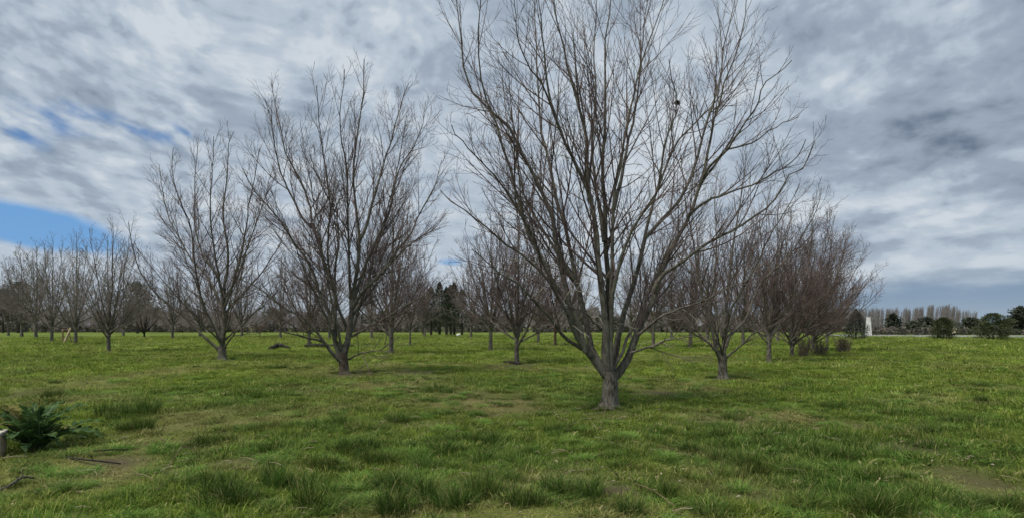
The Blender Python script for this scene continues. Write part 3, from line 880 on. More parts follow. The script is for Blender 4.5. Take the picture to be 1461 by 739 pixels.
def grown_tree(label, px, py, top, halfw, seed, bm='bark', tw='twig', nl=11, lean=(0, 0), fork=None, dens=None, tr=None, upright=1.0, group='bare orchard trees', name='bare_tree', D=None):
    g = np.random.default_rng(seed)
    x, D_ = gp(px, py); D = D or D_
    x = (px - 730.5) / F * D
    H = CH + (HY - top) / F * D
    W = halfw * 1.12 / F * D; nl += 3
    rmin = min(0.0125, 0.0032 + 0.00011 * D)
    k = 0.75 + 0.013 * D
    a, limbs, b = grow(g, H, W, fork or 0.11 * H + 0.15, nl, tr or 0.0145 * H, k, rmin, dens or 0.85, 3, lean, upright)
    t = thing(name, label, 'tree', (x, D, float(gz(x, D))), 0, group)
    link('trunk', mesh_np('trunk', *a, [M[bm]]), t)
    for l in limbs: link('limb', mesh_np('limb', *l, [M['bark' if bm == 'bark_pale' else bm]]), t)
    link('twigs', mesh_np('twigs', *b, [M[tw]]), t)
    return t


grown_tree('small pale-trunked bare tree behind the nearest tree\'s left limbs, dark soil at its foot', 737, 517, 268, 92, 101, 'bark_pale', 'twig', 12)
grown_tree('small forked bare tree just left of the one with dark soil at its foot', 700, 500, 300, 78, 102, 'bark', 'twig', 12)
grown_tree('bare tree with whitish trunk base right behind the second tree in the row', 558, 505, 268, 84, 103, 'bark_pale', 'twig', 12)
grown_tree('bare tree behind the second tree\'s left limbs, long black log at its foot', 441, 494, 320, 66, 104, 'bark', 'twig', 11)
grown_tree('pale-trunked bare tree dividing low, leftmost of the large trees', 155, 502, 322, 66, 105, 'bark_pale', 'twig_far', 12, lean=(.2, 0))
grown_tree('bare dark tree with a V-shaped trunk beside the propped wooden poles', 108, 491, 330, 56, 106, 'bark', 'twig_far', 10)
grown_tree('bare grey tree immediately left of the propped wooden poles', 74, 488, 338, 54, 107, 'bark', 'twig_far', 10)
grown_tree('small bare tree with red-brown trunk seen beneath the nearest tree\'s left limbs', 792, 494, 352, 44, 108, 'bark_brown', 'twig_red', 10)
grown_tree('bare tree standing behind the right side of the nearest tree\'s trunk', 932, 495, 322, 62, 109, 'bark', 'twig', 11)
grown_tree('bare tree directly left of the twin-stemmed tree, standing farther back', 985, 495, 318, 60, 110, 'bark', 'twig', 11)
grown_tree('bare tree with a straight dark trunk right of the twin-stemmed tree', 1097, 517, 285, 72, 111, 'bark', 'twig', 12, lean=(.6, .3))
grown_tree('dense bare tree with several low stems leaning towards the open field on the right', 1130, 508, 296, 84, 112, 'bark', 'twig_red', 15, lean=(1.1, -.3), fork=.6, dens=.95)
grown_tree('dense dark reddish-brown bare tree at the right end of the orchard, leaning right', 1160, 500, 318, 84, 113, 'bark', 'twig_red', 15, lean=(1.2, -.4), fork=.6, dens=.95)
grown_tree('thin young bare tree right of the tree with the whitish trunk base', 585, 494, 330, 40, 114, 'bark', 'twig', 9, tr=.08)
grown_tree('bare tree behind the left limbs of the nearest tree, between red-brown and pale trunks', 768, 490, 340, 48, 115, 'bark', 'twig_far', 10)
grown_tree('bare tree with a short trunk behind the twin-stemmed tree on the right', 1060, 492, 325, 60, 116, 'bark', 'twig', 11)
grown_tree('small dark bare tree dividing at the ground, farther back left of the third row tree', 206, 482, 385, 38, 117, 'bark_dark', 'twig_far', 10, fork=.5)

# farther ones: four grown kinds, copied
def proto_far(seed, kind):
    g = np.random.default_rng(seed)
    a, limbs, b = grow(g, 8.0, 3.3, 1.15, 13, 0.13, 1.5, 0.0100, .85, 3, (0, 0), 1.0, sides=5)
    t = thing('bare_tree', '', 'tree', group='bare orchard trees')
    link('trunk', mesh_np('trunk', *a, [M['bark']]), t)
    link('limbs', mesh_np('limbs', *merge(limbs), [M['bark']]), t)
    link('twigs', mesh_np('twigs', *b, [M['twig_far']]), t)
    return t


protos = [proto_far(200 + i, i) for i in range(4)]
FAR = [(51, 482, 350, 'bare tree second to the left of the propped wooden poles'),
       (31, 481, 362, 'bare tree third to the left of the propped wooden poles'),
       (12, 478.5, 384, 'small bare tree at the far left edge of the orchard'),
       (176, 480, 378, 'small distant bare tree right of the leftmost pale twin-stemmed tree'),
       (246, 483, 372, 'bare tree seen under the left limbs of the third tree in the row'),
       (285, 481, 380, 'distant bare tree directly behind the third tree of the row'),
       (345, 481, 372, 'distant bare tree between the second and third trees of the row'),
       (400, 482, 366, 'distant bare tree beyond the bent dark log on the grass'),
       (470, 483, 362, 'distant bare tree seen through the second tree\'s trunk fork'),
       (530, 483, 360, 'distant bare tree right of the second tree\'s trunk'),
       (606, 481, 385, 'distant bare tree at the left side of the dark pine grove'),
       (672, 482, 375, 'distant bare tree at the right side of the dark pine grove'),
       (826, 485, 360, 'distant bare tree behind the lower left limbs of the nearest tree'),
       (900, 484, 362, 'distant bare tree seen between trunk and right limb of the nearest tree'),
       (958, 484, 366, 'distant bare tree under the long low right limb of the nearest tree'),
       (1010, 485, 362, 'distant bare tree behind the left stem of the twin-stemmed tree'),
       (1110, 487, 358, 'distant bare tree behind the straight dark trunk on the right'),
       (1180, 490, 372, 'low bare tree at the right tip of the orchard, above the dry shrub')]
used = [False] * 4
for i, (px, py, top, lab) in enumerate(FAR):
    x, D = gp(px, py); s = (CH + (HY - top) / F * D) / 8.0
    j = i % 4; loc = (x, D, float(gz(x, D))); rz = (i * 1.7) % 6.28
    if not used[j]:
        used[j] = True; o = protos[j]; o.location = loc; o.rotation_euler = (0, 0, rz); o.scale = (s,) * 3; o['label'] = lab
    else:
        dup(protos[j], loc, rz, lab, 'bare orchard trees', s)

# ------------------------------------------------------------------ conifers, shrubs, poplars, far wood
def foliage(g, n, zfun, size, lump=0.25, H=3.0, flat=0.0, hollow=0.55):
    """n small needle sprays spread through an uneven crown; zfun(t) = radius at height t"""
    t = g.uniform(0, 1, n) ** 0.85
    a = g.uniform(0, 6.283, n)
    rad = np.array([zfun(q) for q in np.linspace(0, 1, 60)])
    rr = np.interp(t, np.linspace(0, 1, 60), rad)
    ph = g.uniform(0, 6.28, 6)
    bump_ = 1 + lump * (np.sin(3 * a + 5 * t + ph[0]) * .5 + np.sin(5 * a - 9 * t + ph[1]) * .35 + np.sin(2 * a + 17 * t + ph[2]) * .45)
    r = rr * bump_ * (hollow + (1 - hollow) * g.uniform(0, 1, n)) * np.where(g.uniform(0, 1, n) < .25, g.uniform(.3, 1, n), 1)
    c = np.stack([np.cos(a) * r, np.sin(a) * r, t * H], 1)
    c[:, 2] += g.normal(0, size * .4, n)
    out = np.stack([np.cos(a), np.sin(a), g.uniform(-.3, .9, n)], 1)
    d1 = nrm(out + g.normal(0, .55, (n, 3))) * (size * g.uniform(.6, 1.5, n))[:, None]
    d2 = nrm(np.cross(d1, g.normal(size=(n, 3)))) * (size * .38 * g.uniform(.6, 1.4, n))[:, None]
    V = np.stack([c - d2, c + d2, c + d1 + d2 * .3, c + d1 - d2 * .3], 1).reshape(-1, 3)
    Q = np.arange(4 * n).reshape(n, 4)
    return V, Q


def conifer(name, label, px, py, top, wpx, seed, shape, mat='cypress', n=4200, trunk=True, D=None, group=None, cat='tree', z0=0.0, lump=.25, H_extra=0, size=None, hollow=.5):
    g = np.random.default_rng(seed)
    x, D_ = gp(px, py); D = D or D_; x = (px - 730.5) / F * D
    H = CH + (HY - top) / F * D; W = wpx / F * D * .5
    t = thing(name, label, cat, (x, D, float(gz(x, D))), 0, group)
    hh = H * (1 - z0)
    V, Q = foliage(g, n, lambda q: W * shape(q), size or 0.11 * max(1.0, H / 5.0) , lump, hh, hollow=hollow)
    V[:, 2] += H * z0
    link('crown', mesh_np('crown', V, Q, [M[mat]], smooth=False), t)
    P = np.array([[0, 0, -.1], [0.02, 0, H * .3], [0, .03, H * .6], [0, 0, H * .93]])
    V, Q = tubes(resample(P, 8)[None], np.linspace(.028 * H, .006 * H, 8)[None], 8)
    link('trunk', mesh_np('trunk', V, Q, [M['bark_dark']]), t)
    return t


cone = lambda q: (1 - q) ** 0.75 * (0.55 + 0.45 * min(1, q * 6))
egg = lambda q: math.sqrt(max(0, 1 - (2 * (q - .34) / 1.33) ** 2))
spire = lambda q: (1 - q) ** 0.6 * (0.75 + 0.25 * min(1, q * 8)) * .85
umb = lambda q: math.sqrt(max(0, 1 - (2 * q - 1) ** 2)) * .95 + .05

conifer('conifer_bush', 'dense dark green conifer bush on the field edge, left of the wide one', 1346, 484.5, 453, 29, 301, egg, 'cypress', 5200, group='conifer bushes by the road', lump=.4)
conifer('conifer_bush', 'wide dark green conifer bush on the field edge near the right border', 1417, 485, 447, 44, 302, egg, 'cypress', 7000, group='conifer bushes by the road', lump=.42)
conifer('conifer_bush', 'dark conical conifer bush hiding the foot of the white pillar', 1221, 483.5, 441, 42, 303, cone, 'pine_dark', 5200, group='conifer bushes by the road', lump=.3)
for i, (px, py, top, w) in enumerate(((615, 478.3, 409, 34), (627, 478.0, 403, 38), (637, 478.6, 410, 36), (648, 477.6, 404, 38), (659, 478.0, 413, 34), (604, 477.4, 420, 32), (643, 477.0, 407, 34))):
    conifer('pine_tree', 'tall dark pine with bare lower trunk in the grove behind the orchard', px, py, top, w, 310 + i, spire, 'pine', 3000, z0=.17, group='dark pine grove', lump=.3, hollow=.35)
for i, (px, D, top, w, lab) in enumerate(((1456, 118, 437, 26, 'tall dark layered pine at the right border of the picture'), (1437, 122, 456, 26, 'flat-topped dark tree just left of the layered pine at the right border'),
                                          (1384, 126, 453, 24, 'dark round tree beyond the road, between the two conifer bushes'), (1274, 132, 447, 16, 'dark narrow evergreen standing alone in front of the pale poplars'),
                                          (1303, 130, 458, 28, 'low dark evergreen left of the narrow-topped bush, beyond the road'), (1322, 134, 452, 22, 'dark rounded evergreen before the tallest poplars'),
                                          (1402, 124, 459, 20, 'low brownish evergreen beyond the road, left of the wide conifer bush'))):
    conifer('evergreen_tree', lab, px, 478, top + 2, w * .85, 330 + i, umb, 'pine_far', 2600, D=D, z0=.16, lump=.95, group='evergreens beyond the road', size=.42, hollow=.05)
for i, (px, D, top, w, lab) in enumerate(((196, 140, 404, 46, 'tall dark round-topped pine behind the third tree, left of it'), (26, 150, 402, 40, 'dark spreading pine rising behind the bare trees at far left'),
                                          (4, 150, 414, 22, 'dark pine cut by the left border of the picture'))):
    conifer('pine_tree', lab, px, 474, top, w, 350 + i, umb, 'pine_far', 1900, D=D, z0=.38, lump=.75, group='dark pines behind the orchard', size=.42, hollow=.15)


def shrub(label, px, py, top, wpx, seed, nst=60, mat='shrub', twm='twig', leaves=900):
    g = np.random.default_rng(seed)
    x, D = gp(px, py); H = CH + (HY - top) / F * D; W = wpx / F * D * .5
    t = thing('shrub', label, 'shrub', (x, D, float(gz(x, D))), 0, 'shrubs at the orchard edge')
    a = g.uniform(0, 6.28, nst); r = W * np.sqrt(g.uniform(0, 1, nst))
    b = np.stack([np.cos(a) * r * .5, np.sin(a) * r * .5, np.full(nst, -.03)], 1)
    e = np.stack([np.cos(a) * r, np.sin(a) * r, H * g.uniform(.5, 1.05, nst)], 1)
    tt = np.linspace(0, 1, 6)[None, :, None]
    P = b[:, None] * (1 - tt) + e[:, None] * tt; P[:, 1:] += g.normal(0, .03, P[:, 1:].shape)
    Rr = np.linspace(.014, .006, 6)[None].repeat(nst, 0)
    C2, R2 = children(P, Rr, g, .16, .15, (20, 55), lambda t, L, g: g.uniform(.12, .4, len(t)) * H / 1.2, 4, .4, .7, .006)
    V, Q = merge([tubes(P, Rr, 4), tubes(C2, R2, 3)])
    link('stems', mesh_np('stems', V, Q, [M[twm]]), t)
    V, Q = foliage(g, leaves, lambda q: W * (.9 - .4 * q), .055, .3, H * .95, hollow=.1)
    link('leaves', mesh_np('leaves', V, Q, [M[mat]], smooth=False), t)


shrub('low olive-green shrub in grass at the right end of the orchard', 1202, 503, 482, 28, 401)
shrub('thin dry shrub under the reddish leaning tree', 1168, 505, 484, 34, 402, 50, leaves=350)
shrub('sparse brushy shrub between the two leaning trees on the right', 1146, 509, 482, 22, 403, 40, leaves=260)
# small reddish bush on a stick-like stem, far left field
g_ = np.random.default_rng(9)
grown_tree('tiny reddish bush on a thin stem in the field between second and third trees', 371, 483, 462, 12, 404, 'bark_brown', 'twig_red', 8, fork=.8, tr=.05, group=None, name='small_tree')

# burl / nest lumps
def lump_ball(name, label, cat, c, r, seed, mat, parent=None, n=120):
    g = np.random.default_rng(seed)
    d = nrm(g.normal(size=(n, 3))); e = nrm(np.cross(d, g.normal(size=(n, 3))))
    s = np.linspace(-1, 1, 5)[None, :, None]
    P = d[:, None] * r * g.uniform(.5, 1, (n, 1, 1)) + e[:, None] * s * r * .75
    P[:, :, 2] *= .8
    P -= d[:, None] * (s ** 2) * r * .3
    V, Q = tubes(P, np.full(P.shape[:2], r * .032), 3)
    core = bpy.data.meshes.new(name)
    o = link(name, mesh_np(name, V, Q, [mat]), parent)
    o.location = tuple(c)
    if label: tag(o, label, cat)
    return o


lump_ball('bird_nest', 'dark ball of twigs, a nest, in a left limb fork of the second tree', 'nest', at(445, 322, 19.1 + .3), .13, 5, M['bark_dark'])
lump_ball('bird_nest', 'small dark clump of twigs high in the nearest tree\'s right limbs', 'nest', at(966, 147, 10.94 - 1.1), .055, 6, M['bark_dark'])


# poplars
def proto_poplar(seed):
    g = np.random.default_rng(seed); H = 9.0
    tr = np.array([[0, 0, -.1], [0.05, 0, 2.2], [.2, .05, 5], [.6, 0, H]])
    P = resample(tr, 12); V, Q = tubes(P[None], np.linspace(.13, .02, 12)[None], 6)
    t = thing('poplar_tree', '', 'tree', group='bare poplars beyond the road')
    link('trunk', mesh_np('trunk', V, Q, [M['poplar']]), t)
    C1, R1 = children(P[None], np.linspace(.13, .02, 12)[None], g, .10, .06, (16, 36), lambda t, L, g: (1.05 - .7 * t) * 2.3 * g.uniform(.6, 1.1, len(t)), 6, .5, .45, .016)
    C2, R2 = children(C1, R1, g, .26, .1, (15, 40), lambda t, L, g: g.uniform(.35, .9, len(t)), 4, .5, .7, .013)
    V, Q = merge([tubes(C1, R1, 4), tubes(C2, R2, 3)])
    link('branches', mesh_np('branches', V, Q, [M['poplar']]), t)
    return t


pp = [proto_poplar(501 + i) for i in range(3)]
LABP = 'slender bare pale poplar in the dense row beyond the road'
g_ = np.random.default_rng(77)
n_p = 0
for row, (Dp, x0, x1, npop) in enumerate(((152, 1226, 1388, 52), (158, 1220, 1384, 52), (164, 1215, 1380, 48))):
    for i in range(npop):
        px = x0 + (x1 - x0) * (i + g_.uniform(-.3, .3)) / (npop - 1)
        hpx = 440 + g_.uniform(-2, 3) - 5 * math.exp(-((px - 1345) / 30) ** 2) + (4 if px > 1365 else 0)
        x = (px - 730.5) / F * Dp; y = Dp + g_.uniform(-2, 2); s = (CH + (HY - hpx) / F * Dp) / 9.6
        loc = (x, y, 0.0); rz = g_.uniform(-.6, .6)
        if n_p < 3: o = pp[n_p]; o.location = loc; o.rotation_euler = (0, 0, rz); o.scale = (s,) * 3; o['label'] = LABP
        else: dup(pp[n_p % 3], loc, rz, LABP, 'bare poplars beyond the road', s)
        n_p += 1


def far_wood():
    g = np.random.default_rng(88)
    kinds = []
    for i in range(4):
        a, limbs, b = grow(g, 8.0, 3.4, 1.0, 10, .12, 2.3, .020, .9, 2, sides=3)
        kinds.append(merge([a] + limbs + [b]))
    con = []
    for i in range(3):
        con.append(foliage(g, 420, lambda q: 2.6 * (umb(q) if i < 2 else cone(q)), .75, .5, 6.5, hollow=.3))
    parts, fm = [], []
    px = -60.0
    def place(VQ, x, y, s, rz, sz=1.0, z0=0.0):
        V, Q = VQ; c, sn = math.cos(rz), math.sin(rz)
        W_ = np.stack([(V[:, 0] * c - V[:, 1] * sn) * s + x, (V[:, 0] * sn + V[:, 1] * c) * s + y, V[:, 2] * s * sz + z0], 1)
        parts.append((W_, Q))
    for row, Dr in enumerate((172, 186, 204)):
        px = -70.0
        while px < 1225:
            x = (px - 730.5) / F * Dr; y = Dr + g.uniform(-6, 6)
            top = 441 + 7 * (vnoise(np.array([px]), np.array([row * 7.0]), .012, 91, 3)[0] - .5) * 2 + g.uniform(-4, 5)
            H = CH + (HY - top) / F * Dr
            if g.uniform() < .78:
                place(kinds[g.integers(4)], x, y, H / 8.0, g.uniform(0, 6.28)); fm.append((len(parts[-1][1]), 0))
            else:
                place(con[g.integers(3)], x, y, H / 7.0 * g.uniform(.75, 1.0), g.uniform(0, 6.28)); fm.append((len(parts[-1][1]), 1))
            px += g.uniform(5, 11)
    # undergrowth in front of the poplars and along the wood
    px = -70.0
    while px < 1480:
        for Dr in (166, 178) if px < 1230 else (114, 120, 128, 146):
            x = (px - 730.5) / F * Dr
            place(con[g.integers(3)], x, Dr + g.uniform(-2, 2), g.uniform(.32, .55) * (1.0 if px < 1230 else .7), g.uniform(0, 6.28), .8, -.3); fm.append((len(parts[-1][1]), 1 if g.uniform() < .5 else 2))
        px += g.uniform(8, 13)
    V, Q = merge(parts)
    idx = np.concatenate([np.full(n, m) for n, m in fm])
    o = link('far_wood', mesh_np('far_wood', V, Q, [M['wood_twig'], M['wood_leaf'], M['wood_brown']], smooth=False, fm=idx))
    o['kind'] = 'stuff'; tag(o, 'far-off brownish wood of mixed trees and undergrowth closing the horizon', 'wood')


M['wood_twig'] = plain('wood_twig', (0.26, 0.23, 0.215), (0.36, 0.32, 0.30), 0.3)  # paled twig colour stands in for distance haze, no air volume
M['wood_leaf'] = leafmat('wood_leaf', (0.105, 0.105, 0.085), (0.165, 0.155, 0.128), 0.1, .1)  # foliage likewise lightened in its colour to imitate haze
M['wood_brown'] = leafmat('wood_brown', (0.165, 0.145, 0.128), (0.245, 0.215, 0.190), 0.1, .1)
far_wood()

# ------------------------------------------------------------------ road, pillar, small far things
def build_road():
    near = [(1200, 480.6), (1243, 480.4), (1320, 480.9), (1400, 481.3), (1520, 481.9), (1700, 482.6)]
    V, Fs = [], []
    for i, (px, py) in enumerate(near):
        x, D = gp(px, py)
        V += [(x, D, .05), (x, D + .25, .22), (x + 1.5, D + 9, .26), (x + 1.6, D + 9.4, .05)]
    for i in range(len(near) - 1):
        for k in range(3): Fs.append((i * 4 + k, i * 4 + 4 + k, i * 4 + 5 + k, i * 4 + 1 + k))
    mb = MB(); mb.add(V, Fs)
    m = plain('pale_road', (0.17, 0.18, 0.16), (0.25, 0.26, 0.23), .25, .9, .2, kind='Object')
    o = mb.build('road', m); o['kind'] = 'structure'


build_road()

M['white_paint'] = plain('white_paint', (0.52, 0.52, 0.49), (0.70, 0.70, 0.66), 2.4, .7, .3, bstr=.1)
M['grey_paint'] = plain('grey_render', (0.30, 0.30, 0.29), (0.40, 0.40, 0.38), 1.4, .8)


def build_pillar():
    D = 96.0; x = (1239 - 730.5) / F * D
    H = CH + (HY - 452.3) / F * D
    t = thing('white_pillar', 'tall tapered white pillar standing beside the dark conical bush, by the road', 'pillar', (x, D, 0), R(-14))
    mb = MB(); mb.box((0, 0, H / 2), (.95, .65, H), 0, .56, .6); mb.build('shaft', M['white_paint'], t, .04)
    mb = MB(); mb.box((.22, -.31, H * .48), (.05, .1, H * .94), 0, .8); o = mb.build('joint_strip', M['grey_paint'], t, .01); o.rotation_euler = (R(-2.6), R(-5), 0); o.location = (0, .02, 0)
    mb = MB(); mb.box((0, 0, .12), (1.1, .8, .28)); mb.build('plinth', M['white_paint'], t, .03)


build_pillar()


def build_sign():
    D = 92.0; x = (1361.5 - 730.5) / F * D
    t = thing('road_sign', 'small pale yellow sign on a short post beside the road, right of the narrower bush', 'sign', (x, D, .1))
    mb = MB(); mb.box((0, 0, .6), (.07, .07, 1.4)); mb.build('post', M['grey_paint'], t, .01)
    mb = MB(); mb.box((0, -.05, .95), (.75, .03, .95)); mb.build('panel', plain('sign_yellow', (0.62, 0.56, 0.36), (0.70, 0.64, 0.44), 2), t, .01)
    t = thing('marker_post', 'thin dark post at the near edge of the road in front of the poplars', 'post', ((1291.5 - 730.5) / F * 90, 90, 0))
    mb = MB(); mb.box((0, 0, .7), (.12, .12, 1.6), 0, .9); mb.build('post', M['bark_dark'], t, .01)
    mb = MB(); mb.box((0, 0, 1.52), (.15, .15, .05)); mb.build('cap', M['grey_paint'], t, .01)


build_sign()


def build_car(px, D, label, rz):
    x = (px - 730.5) / F * D
    t = thing('parked_car', label, 'car', (x, D, .24), rz, 'white cars parked beyond the road')
    prof = [(-2.0, .35), (-2.05, .62), (-1.9, .86), (-1.35, .93), (-.75, 1.40), (.75, 1.42), (1.35, .98), (1.95, .88), (2.1, .62), (2.05, .35)]
    mb = MB(); n = len(prof); V = []
    for yy, k in ((-.84, 0), (-.80, 1), (.80, 1), (.84, 0)):
        pass
    for s in (-1, 1):
        V += [(a, s * (.86 - max(0, b - .9) * .32), b) for a, b in prof]
    Fs = [tuple(range(n)), tuple(range(2 * n - 1, n - 1, -1))] + [(i, i + n, (i + 1) % n + n, (i + 1) % n) for i in range(n)]
    mb.add(V, Fs); mb.build('body', M['white_paint'], t, .03)
    gl = plain('car_glass', (0.02, 0.025, 0.03), (0.035, 0.04, 0.045), 2, .1, .6)
    for s in (-1, 1):
        mb = MB(); q = [(-1.15, .97), (-.70, 1.33), (.70, 1.34), (1.15, 1.0)]
        V = [(a, s * (.875 - max(0, b - .9) * .32), b) for a, b in q]
        mb.add(V, [(0, 1, 2, 3)]); mb.build('side_window', gl, t)
    bk = plain('tyre', (0.02, 0.02, 0.02), (0.03, 0.03, 0.03), 5)
    for a in (-1.25, 1.3):
        for s in (-1, 1):
            mb = MB(); mb.tube([(a, s * .70, .32), (a, s * .90, .32)], [.32, .32], 16); w = mb.build('wheel', bk, t, .02)
            mb = MB(); mb.tube([(a, s * .88, .32), (a, s * .91, .32)], [.19, .17], 12); mb.build('rim', M['grey_paint'], w)


build_car(1450, 125, 'white car parked on the road edge behind the wide conifer bush', R(8))


def pole(label, a, b, r, mat, name='wooden_pole', group=None, cat='pole', wob=.0):
    mb = MB(); g = np.random.default_rng(int(abs(a[0] * 100)) % 1000)
    P = resample([a, (np.array(a) * .67 + np.array(b) * .33) + g.normal(0, wob, 3), (np.array(a) * .33 + np.array(b) * .67) + g.normal(0, wob, 3), b], 9)
    mb.tube(P, np.linspace(r, r * .75, 9), 8)
    o = mb.build(name, mat, smooth=True); tag(o, label, cat, group); return o


M['pale_wood'] = plain('pale_wood', (0.30, 0.235, 0.15), (0.46, 0.38, 0.26), 3)
M['old_wood'] = plain('old_wood', (0.16, 0.11, 0.07), (0.26, 0.19, 0.12), 3)
Dp = 52.5
pole('longest pale pole leaning right against the V-shaped bare tree', at(90.5, 491, Dp) - [0, 0, .02], at(101.5, 466, Dp + .7), .10, M['pale_wood'], group='poles propped at a tree')
pole('upright tan pole standing left of the longest leaning pole', at(89, 490, Dp + .4) - [0, 0, .02], at(90, 469, Dp + .5), .07, M['old_wood'], group='poles propped at a tree')
pole('brown pole slanting down right from behind the longest leaning pole', at(102, 488, Dp + 1.0), at(97, 467.5, Dp + 1.1), .06, M['old_wood'], group='poles propped at a tree')
pole('tan horizontal pole tied across the top of the propped poles', at(88, 471, Dp + .6), at(101, 469.5, Dp + .8), .055, M['old_wood'], group='poles propped at a tree')

M['log'] = plain('charred_log', (0.012, 0.011, 0.010), (0.040, 0.036, 0.030), 3, .9, .2, bstr=.5)


def log(label, pts, r, name='fallen_log', mat='log', group=None, sides=9, cat='log', twigs=0):
    P = []
    for px, py, dz in pts:
        x, D = gp(px, py); P.append((x, D, float(gz(x, D)) + dz))
    P = resample(P, 14); mb = MB(); g = np.random.default_rng(len(pts) + int(abs(pts[0][0])))
    rr = np.linspace(r, r * .6, 14) * (1 + .12 * g.uniform(-1, 1, 14))
    mb.tube(P, rr, sides)
    for _ in range(twigs):
        i = g.integers(3, 12); d = nrm(g.normal(size=3) + [0, 0, .8]); ln = g.uniform(.06, .2)
        mb.tube([P[i], P[i] + d * ln * .5, P[i] + d * ln + g.normal(0, .015, 3)], [rr[i] * .5, rr[i] * .35, rr[i] * .2], 5)
    o = mb.build(name, M[mat], smooth=True); tag(o, label, cat, group); return o


log('short bent black log on grass between the second and third trees', [(386, 498.5, .05), (396, 497.3, .28), (404, 497.8, .25), (414, 498.2, .04)], .17)
log('long black log on the grass behind the second tree\'s trunk', [(434, 495.2, .08), (455, 495, .16), (480, 495.1, .12), (505, 494.8, .08)], .17)
log('dark broken branch on bare soil at the foot of the small pale-trunked tree', [(718, 516, .05), (730, 516.6, .10), (742, 518, .06)], .07)
log('thin brown stick pointing up right on the grass at lower left', [(-6, 705, .02), (14, 698, .05), (32, 690, .09), (48, 686, .06)], .017, 'stick', 'bark', twigs=3, cat='stick')
log('straight black stick lying across bare soil at lower left', [(96, 657, .02), (130, 663.5, .06), (150, 664, .06), (172, 664, .05)], .013, 'stick', 'log', twigs=1, cat='stick')
log('short dark stick beyond the straight black one, on the same bare soil', [(134, 648, .04), (160, 647, .06), (183, 645, .05)], .010, 'stick', 'log', twigs=0, cat='stick')
log('pale bent twig sticking out of the grass behind bare soil, at left', [(236, 672, .02), (252, 664, .16), (262, 656, .22), (284, 655, .10)], .005, 'stick', 'old_wood', twigs=3, cat='stick')
log('long thin dry stalk lying in grass right of the litter patch, bottom centre', [(905, 690, .03), (925, 700, .07), (945, 712, .07), (962, 722, .05)], .005, 'stick', 'old_wood', twigs=0, cat='stick')
# the pale rock by the pine grove
def rock(label, c, r, seed, mat, name='rock', sq=.6):
    import bmesh
    bm = bmesh.new(); bmesh.ops.create_icosphere(bm, subdivisions=3, radius=r)
    g = np.random.default_rng(seed); ph = g.uniform(0, 6, 3)
    for v in bm.verts:
        k = 1 + .18 * math.sin(3 * v.co.x / r + ph[0]) + .14 * math.sin(4 * v.co.y / r + ph[1]) + .1 * math.sin(5 * v.co.z / r + ph[2])
        v.co *= k; v.co.z *= sq
    me = bpy.data.meshes.new(name); bm.to_mesh(me); bm.free(); me.materials.append(mat)
    for p in me.polygons: p.use_smooth = True
    o = link(name, me); o.location = c; tag(o, label, 'rock'); return o


x, D = gp(654, 479.5)
rock('small whitish rock on the grass in front of the dark pine grove', (x, D, .22), .38, 3, M['white_paint'])


# ------------------------------------------------------------------ near things: block, thistle plant, litter
def build_block():
    D = 6.85; xr = (17.5 - 730.5) / F * D
    t = thing('stone_block', 'squared weathered tan block with grooved pale top at the left border', 'block', (xr - .40, D - .14, float(gz(xr, D)) - .10), R(30))
    m, nt, b, _ = newmat('weathered_block')
    n = noise(objvec(), 9, 5, .65); n2 = noise(objvec(1, 1, 6), 4, 4, .6)
    c = mixc(step(n, .35, .7), (0.36, 0.27, 0.18), (0.52, 0.42, 0.30)); c = mixc(step(n2, .5, .7) * .5, c, (0.34, 0.31, 0.26))
    nt.links.new(c.s, b.inputs['Base Color']); b.inputs['Roughness'].default_value = .9; bump(nt, b, n, .6, .02)
    mb = MB(); mb.box((0, 0, .12), (.64, .34, .50)); mb.build('body', m, t, .035)
    cap = plain('block_cap', (0.40, 0.37, 0.32), (0.58, 0.55, 0.49), 7, .9, bstr=.3)
    mb = MB(); mb.box((0, -.098, .388), (.66, .155, .04)); mb.box((0, .088, .386), (.66, .175, .036)); mb.build('top', cap, t, .012)


build_block()


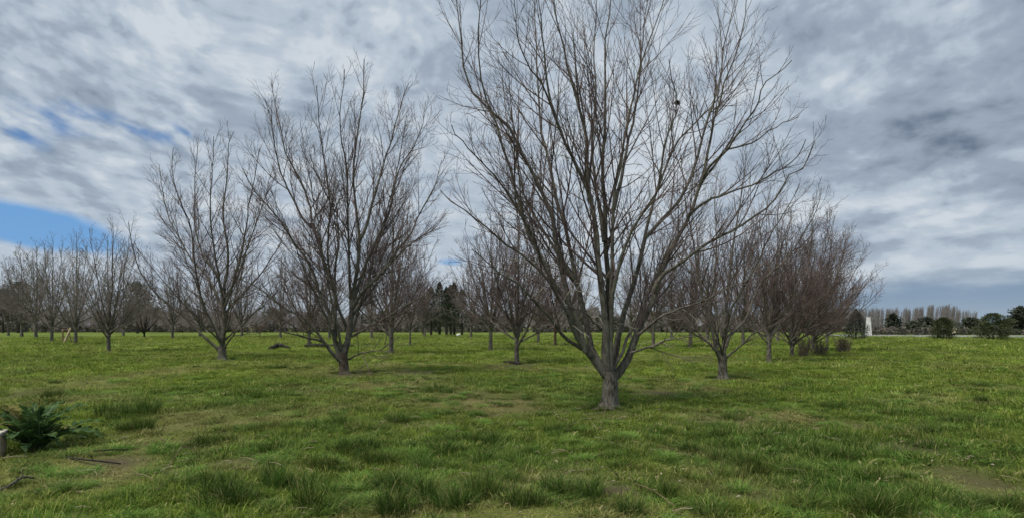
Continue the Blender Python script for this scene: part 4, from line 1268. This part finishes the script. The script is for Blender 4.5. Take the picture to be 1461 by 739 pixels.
def build_thistle():
    x, D = gp(50, 641); g = np.random.default_rng(15)
    t = thing('thistle_plant', 'big dark green leafy plant with long jagged arching leaves at lower left, by the block', 'plant', (x, D, float(gz(x, D))))
    nL = 66
    for i in range(nL):
        a = i * 2.39996 + g.uniform(-.3, .3); q = (i + .5) / nL
        L = (0.66 + 0.16 * q) * g.uniform(.55, 1.2); th = R(3 + 36 * q + g.uniform(-16, 20)); n = 22
        o_ = np.array([math.cos(a), math.sin(a), 0]); sd_ = np.array([-math.sin(a), math.cos(a), 0]); up = np.array([0, 0, 1.0])
        p = o_ * .05 * q + sd_ * g.uniform(-.04, .04); pts = []; tw = g.uniform(-.5, .5)
        for j in range(n + 1):
            tt = j / n
            pts.append(p.copy())
            ang = th + (0.85 + .85 * q) * tt ** 1.7
            p = p + (o_ * math.sin(ang) + up * math.cos(ang)) * L / n
        pts = np.array(pts); V = []; Fs = []; fm = []
        rows = (n - 2) * 4
        for j in range(rows + 1):
            tt = .10 + .90 * j / rows
            c = np.array([np.interp(tt * n, np.arange(n + 1), pts[:, k]) for k in range(3)])
            lob = .10 + .90 * abs(math.sin(tt * math.pi * 11 + i)) ** .9
            w = .080 * (math.sin(min(1, tt * 1.02) * math.pi) ** .6) * lob * g.uniform(.9, 1.1) * (.7 + .5 * L)
            fold = up * w * .35 + up * .012 * math.sin(tt * 40 + i)
            s2 = nrm(sd_ + up * tw * tt)
            rw = .007 * (1.1 - tt)
            V += [c - s2 * w + fold, c - s2 * rw, c + s2 * rw, c + s2 * w + fold]
        for j in range(rows):
            b = j * 4
            for k in range(3): Fs.append((b + k, b + k + 1, b + k + 5, b + k + 4)); fm.append(1 if k == 1 else 0)
        # bare stalk
        b = len(V); ring = resample(pts[:4], 4)
        me = mesh_np('leaf', np.array(V), np.array(Fs), [M['weed_old'] if g.uniform() < .12 else M['weed'], M['rib']], True, fm)
        lf = link('leaf', me, t)
        Vt, Qt = tubes(ring[None], np.array([[.010, .009, .008, .007]]), 6)
        link('stalk', mesh_np('stalk', Vt, Qt, [M['rib']]), lf)


build_thistle()


def build_litter():
    """fallen leaves and chips: countless small pale bits"""
    g = np.random.default_rng(44); V, Fs, fm = [], [], []
    spots = [(880, 690, 1.0, 60, 0), (870, 592, 1.2, 90, 0), (1390, 668, 1.6, 120, 0), (1100, 660, 3.0, 140, 0), (812, 668, .5, 20, 0), (640, 660, 3.0, 110, 0), (250, 650, 2.5, 110, 0), (1240, 600, 4.0, 160, 0), (700, 580, 5.0, 160, 0)]
    for px, py, s, n, _ in spots:
        cx, cy = gp(px, py)
        for _ in range(n):
            x, y = cx + g.normal(0, s * .5), cy + g.normal(0, s * .5)
            if y < 3: continue
            z = float(gz(x, y)) + g.uniform(.015, .055)
            a = g.uniform(0, 6.28); L = g.uniform(.012, .036); w = L * g.uniform(.2, .42)
            d = np.array([math.cos(a), math.sin(a), g.uniform(-.3, .3)]); sdv = np.array([-math.sin(a), math.cos(a), g.uniform(-.4, .4)])
            c = np.array([x, y, z]); b = len(V)
            V += [c - d * L, c - sdv * w + [0, 0, .006], c + d * L, c + sdv * w + [0, 0, .006], c - [0, 0, .004]]
            for f in ((0, 1, 4), (1, 2, 4), (2, 3, 4), (3, 0, 4)): Fs.append([b + k for k in f]); fm.append(0 if g.uniform() < .9 else 1)
    for px, py, s, n in ((870, 590, 1.6, 60), (491, 536, 1.8, 40), (700, 620, 3.5, 60), (1200, 650, 3.5, 60), (200, 680, 2.0, 40), (1032, 545, 1.5, 25)):
        cx, cy = gp(px, py)
        for _ in range(n):
            x, y = cx + g.normal(0, s * .6), cy + g.normal(0, s * .5)
            if y < 3: continue
            a = g.uniform(0, 6.28); L = g.uniform(.06, .28); z = float(gz(x, y)) + g.uniform(.03, .06)
            d = np.array([math.cos(a), math.sin(a), g.uniform(-.15, .2)]); p = np.array([x, y, z])
            Vt, Qt = tubes(np.stack([p - d * L / 2, p + [0, 0, .012], p + d * L / 2])[None], np.array([[.004, .0045, .003]]), 4)
            b = len(V); V += [tuple(q) for q in Vt]
            for f in Qt: Fs.append([b + int(k) for k in f]); fm.append(0)
    Fs = [f if len(f) == 4 else f + [f[-1]] for f in Fs]
    Vn, Fn, fm2 = [], [], []
    for f, m_ in zip(Fs, fm):
        if f[-1] == f[-2]: Fn.append(f[:3]); fm2.append(m_)
        else: Fn += [[f[0], f[1], f[2]], [f[0], f[2], f[3]]]; fm2 += [m_, m_]
    Fs, fm = Fn, fm2
    me = mesh_np('leaf_litter', np.array(V), np.array(Fs), [plain('dry_leaf', (0.20, 0.155, 0.095), (0.36, 0.30, 0.21), 3), plain('bleached_leaf', (0.32, 0.29, 0.23), (0.45, 0.42, 0.35), 3)], False, fm)
    o = link('leaf_litter', me); o['kind'] = 'stuff'; tag(o, 'dry fallen leaves and chips scattered over the grass', 'leaf litter')


build_litter()
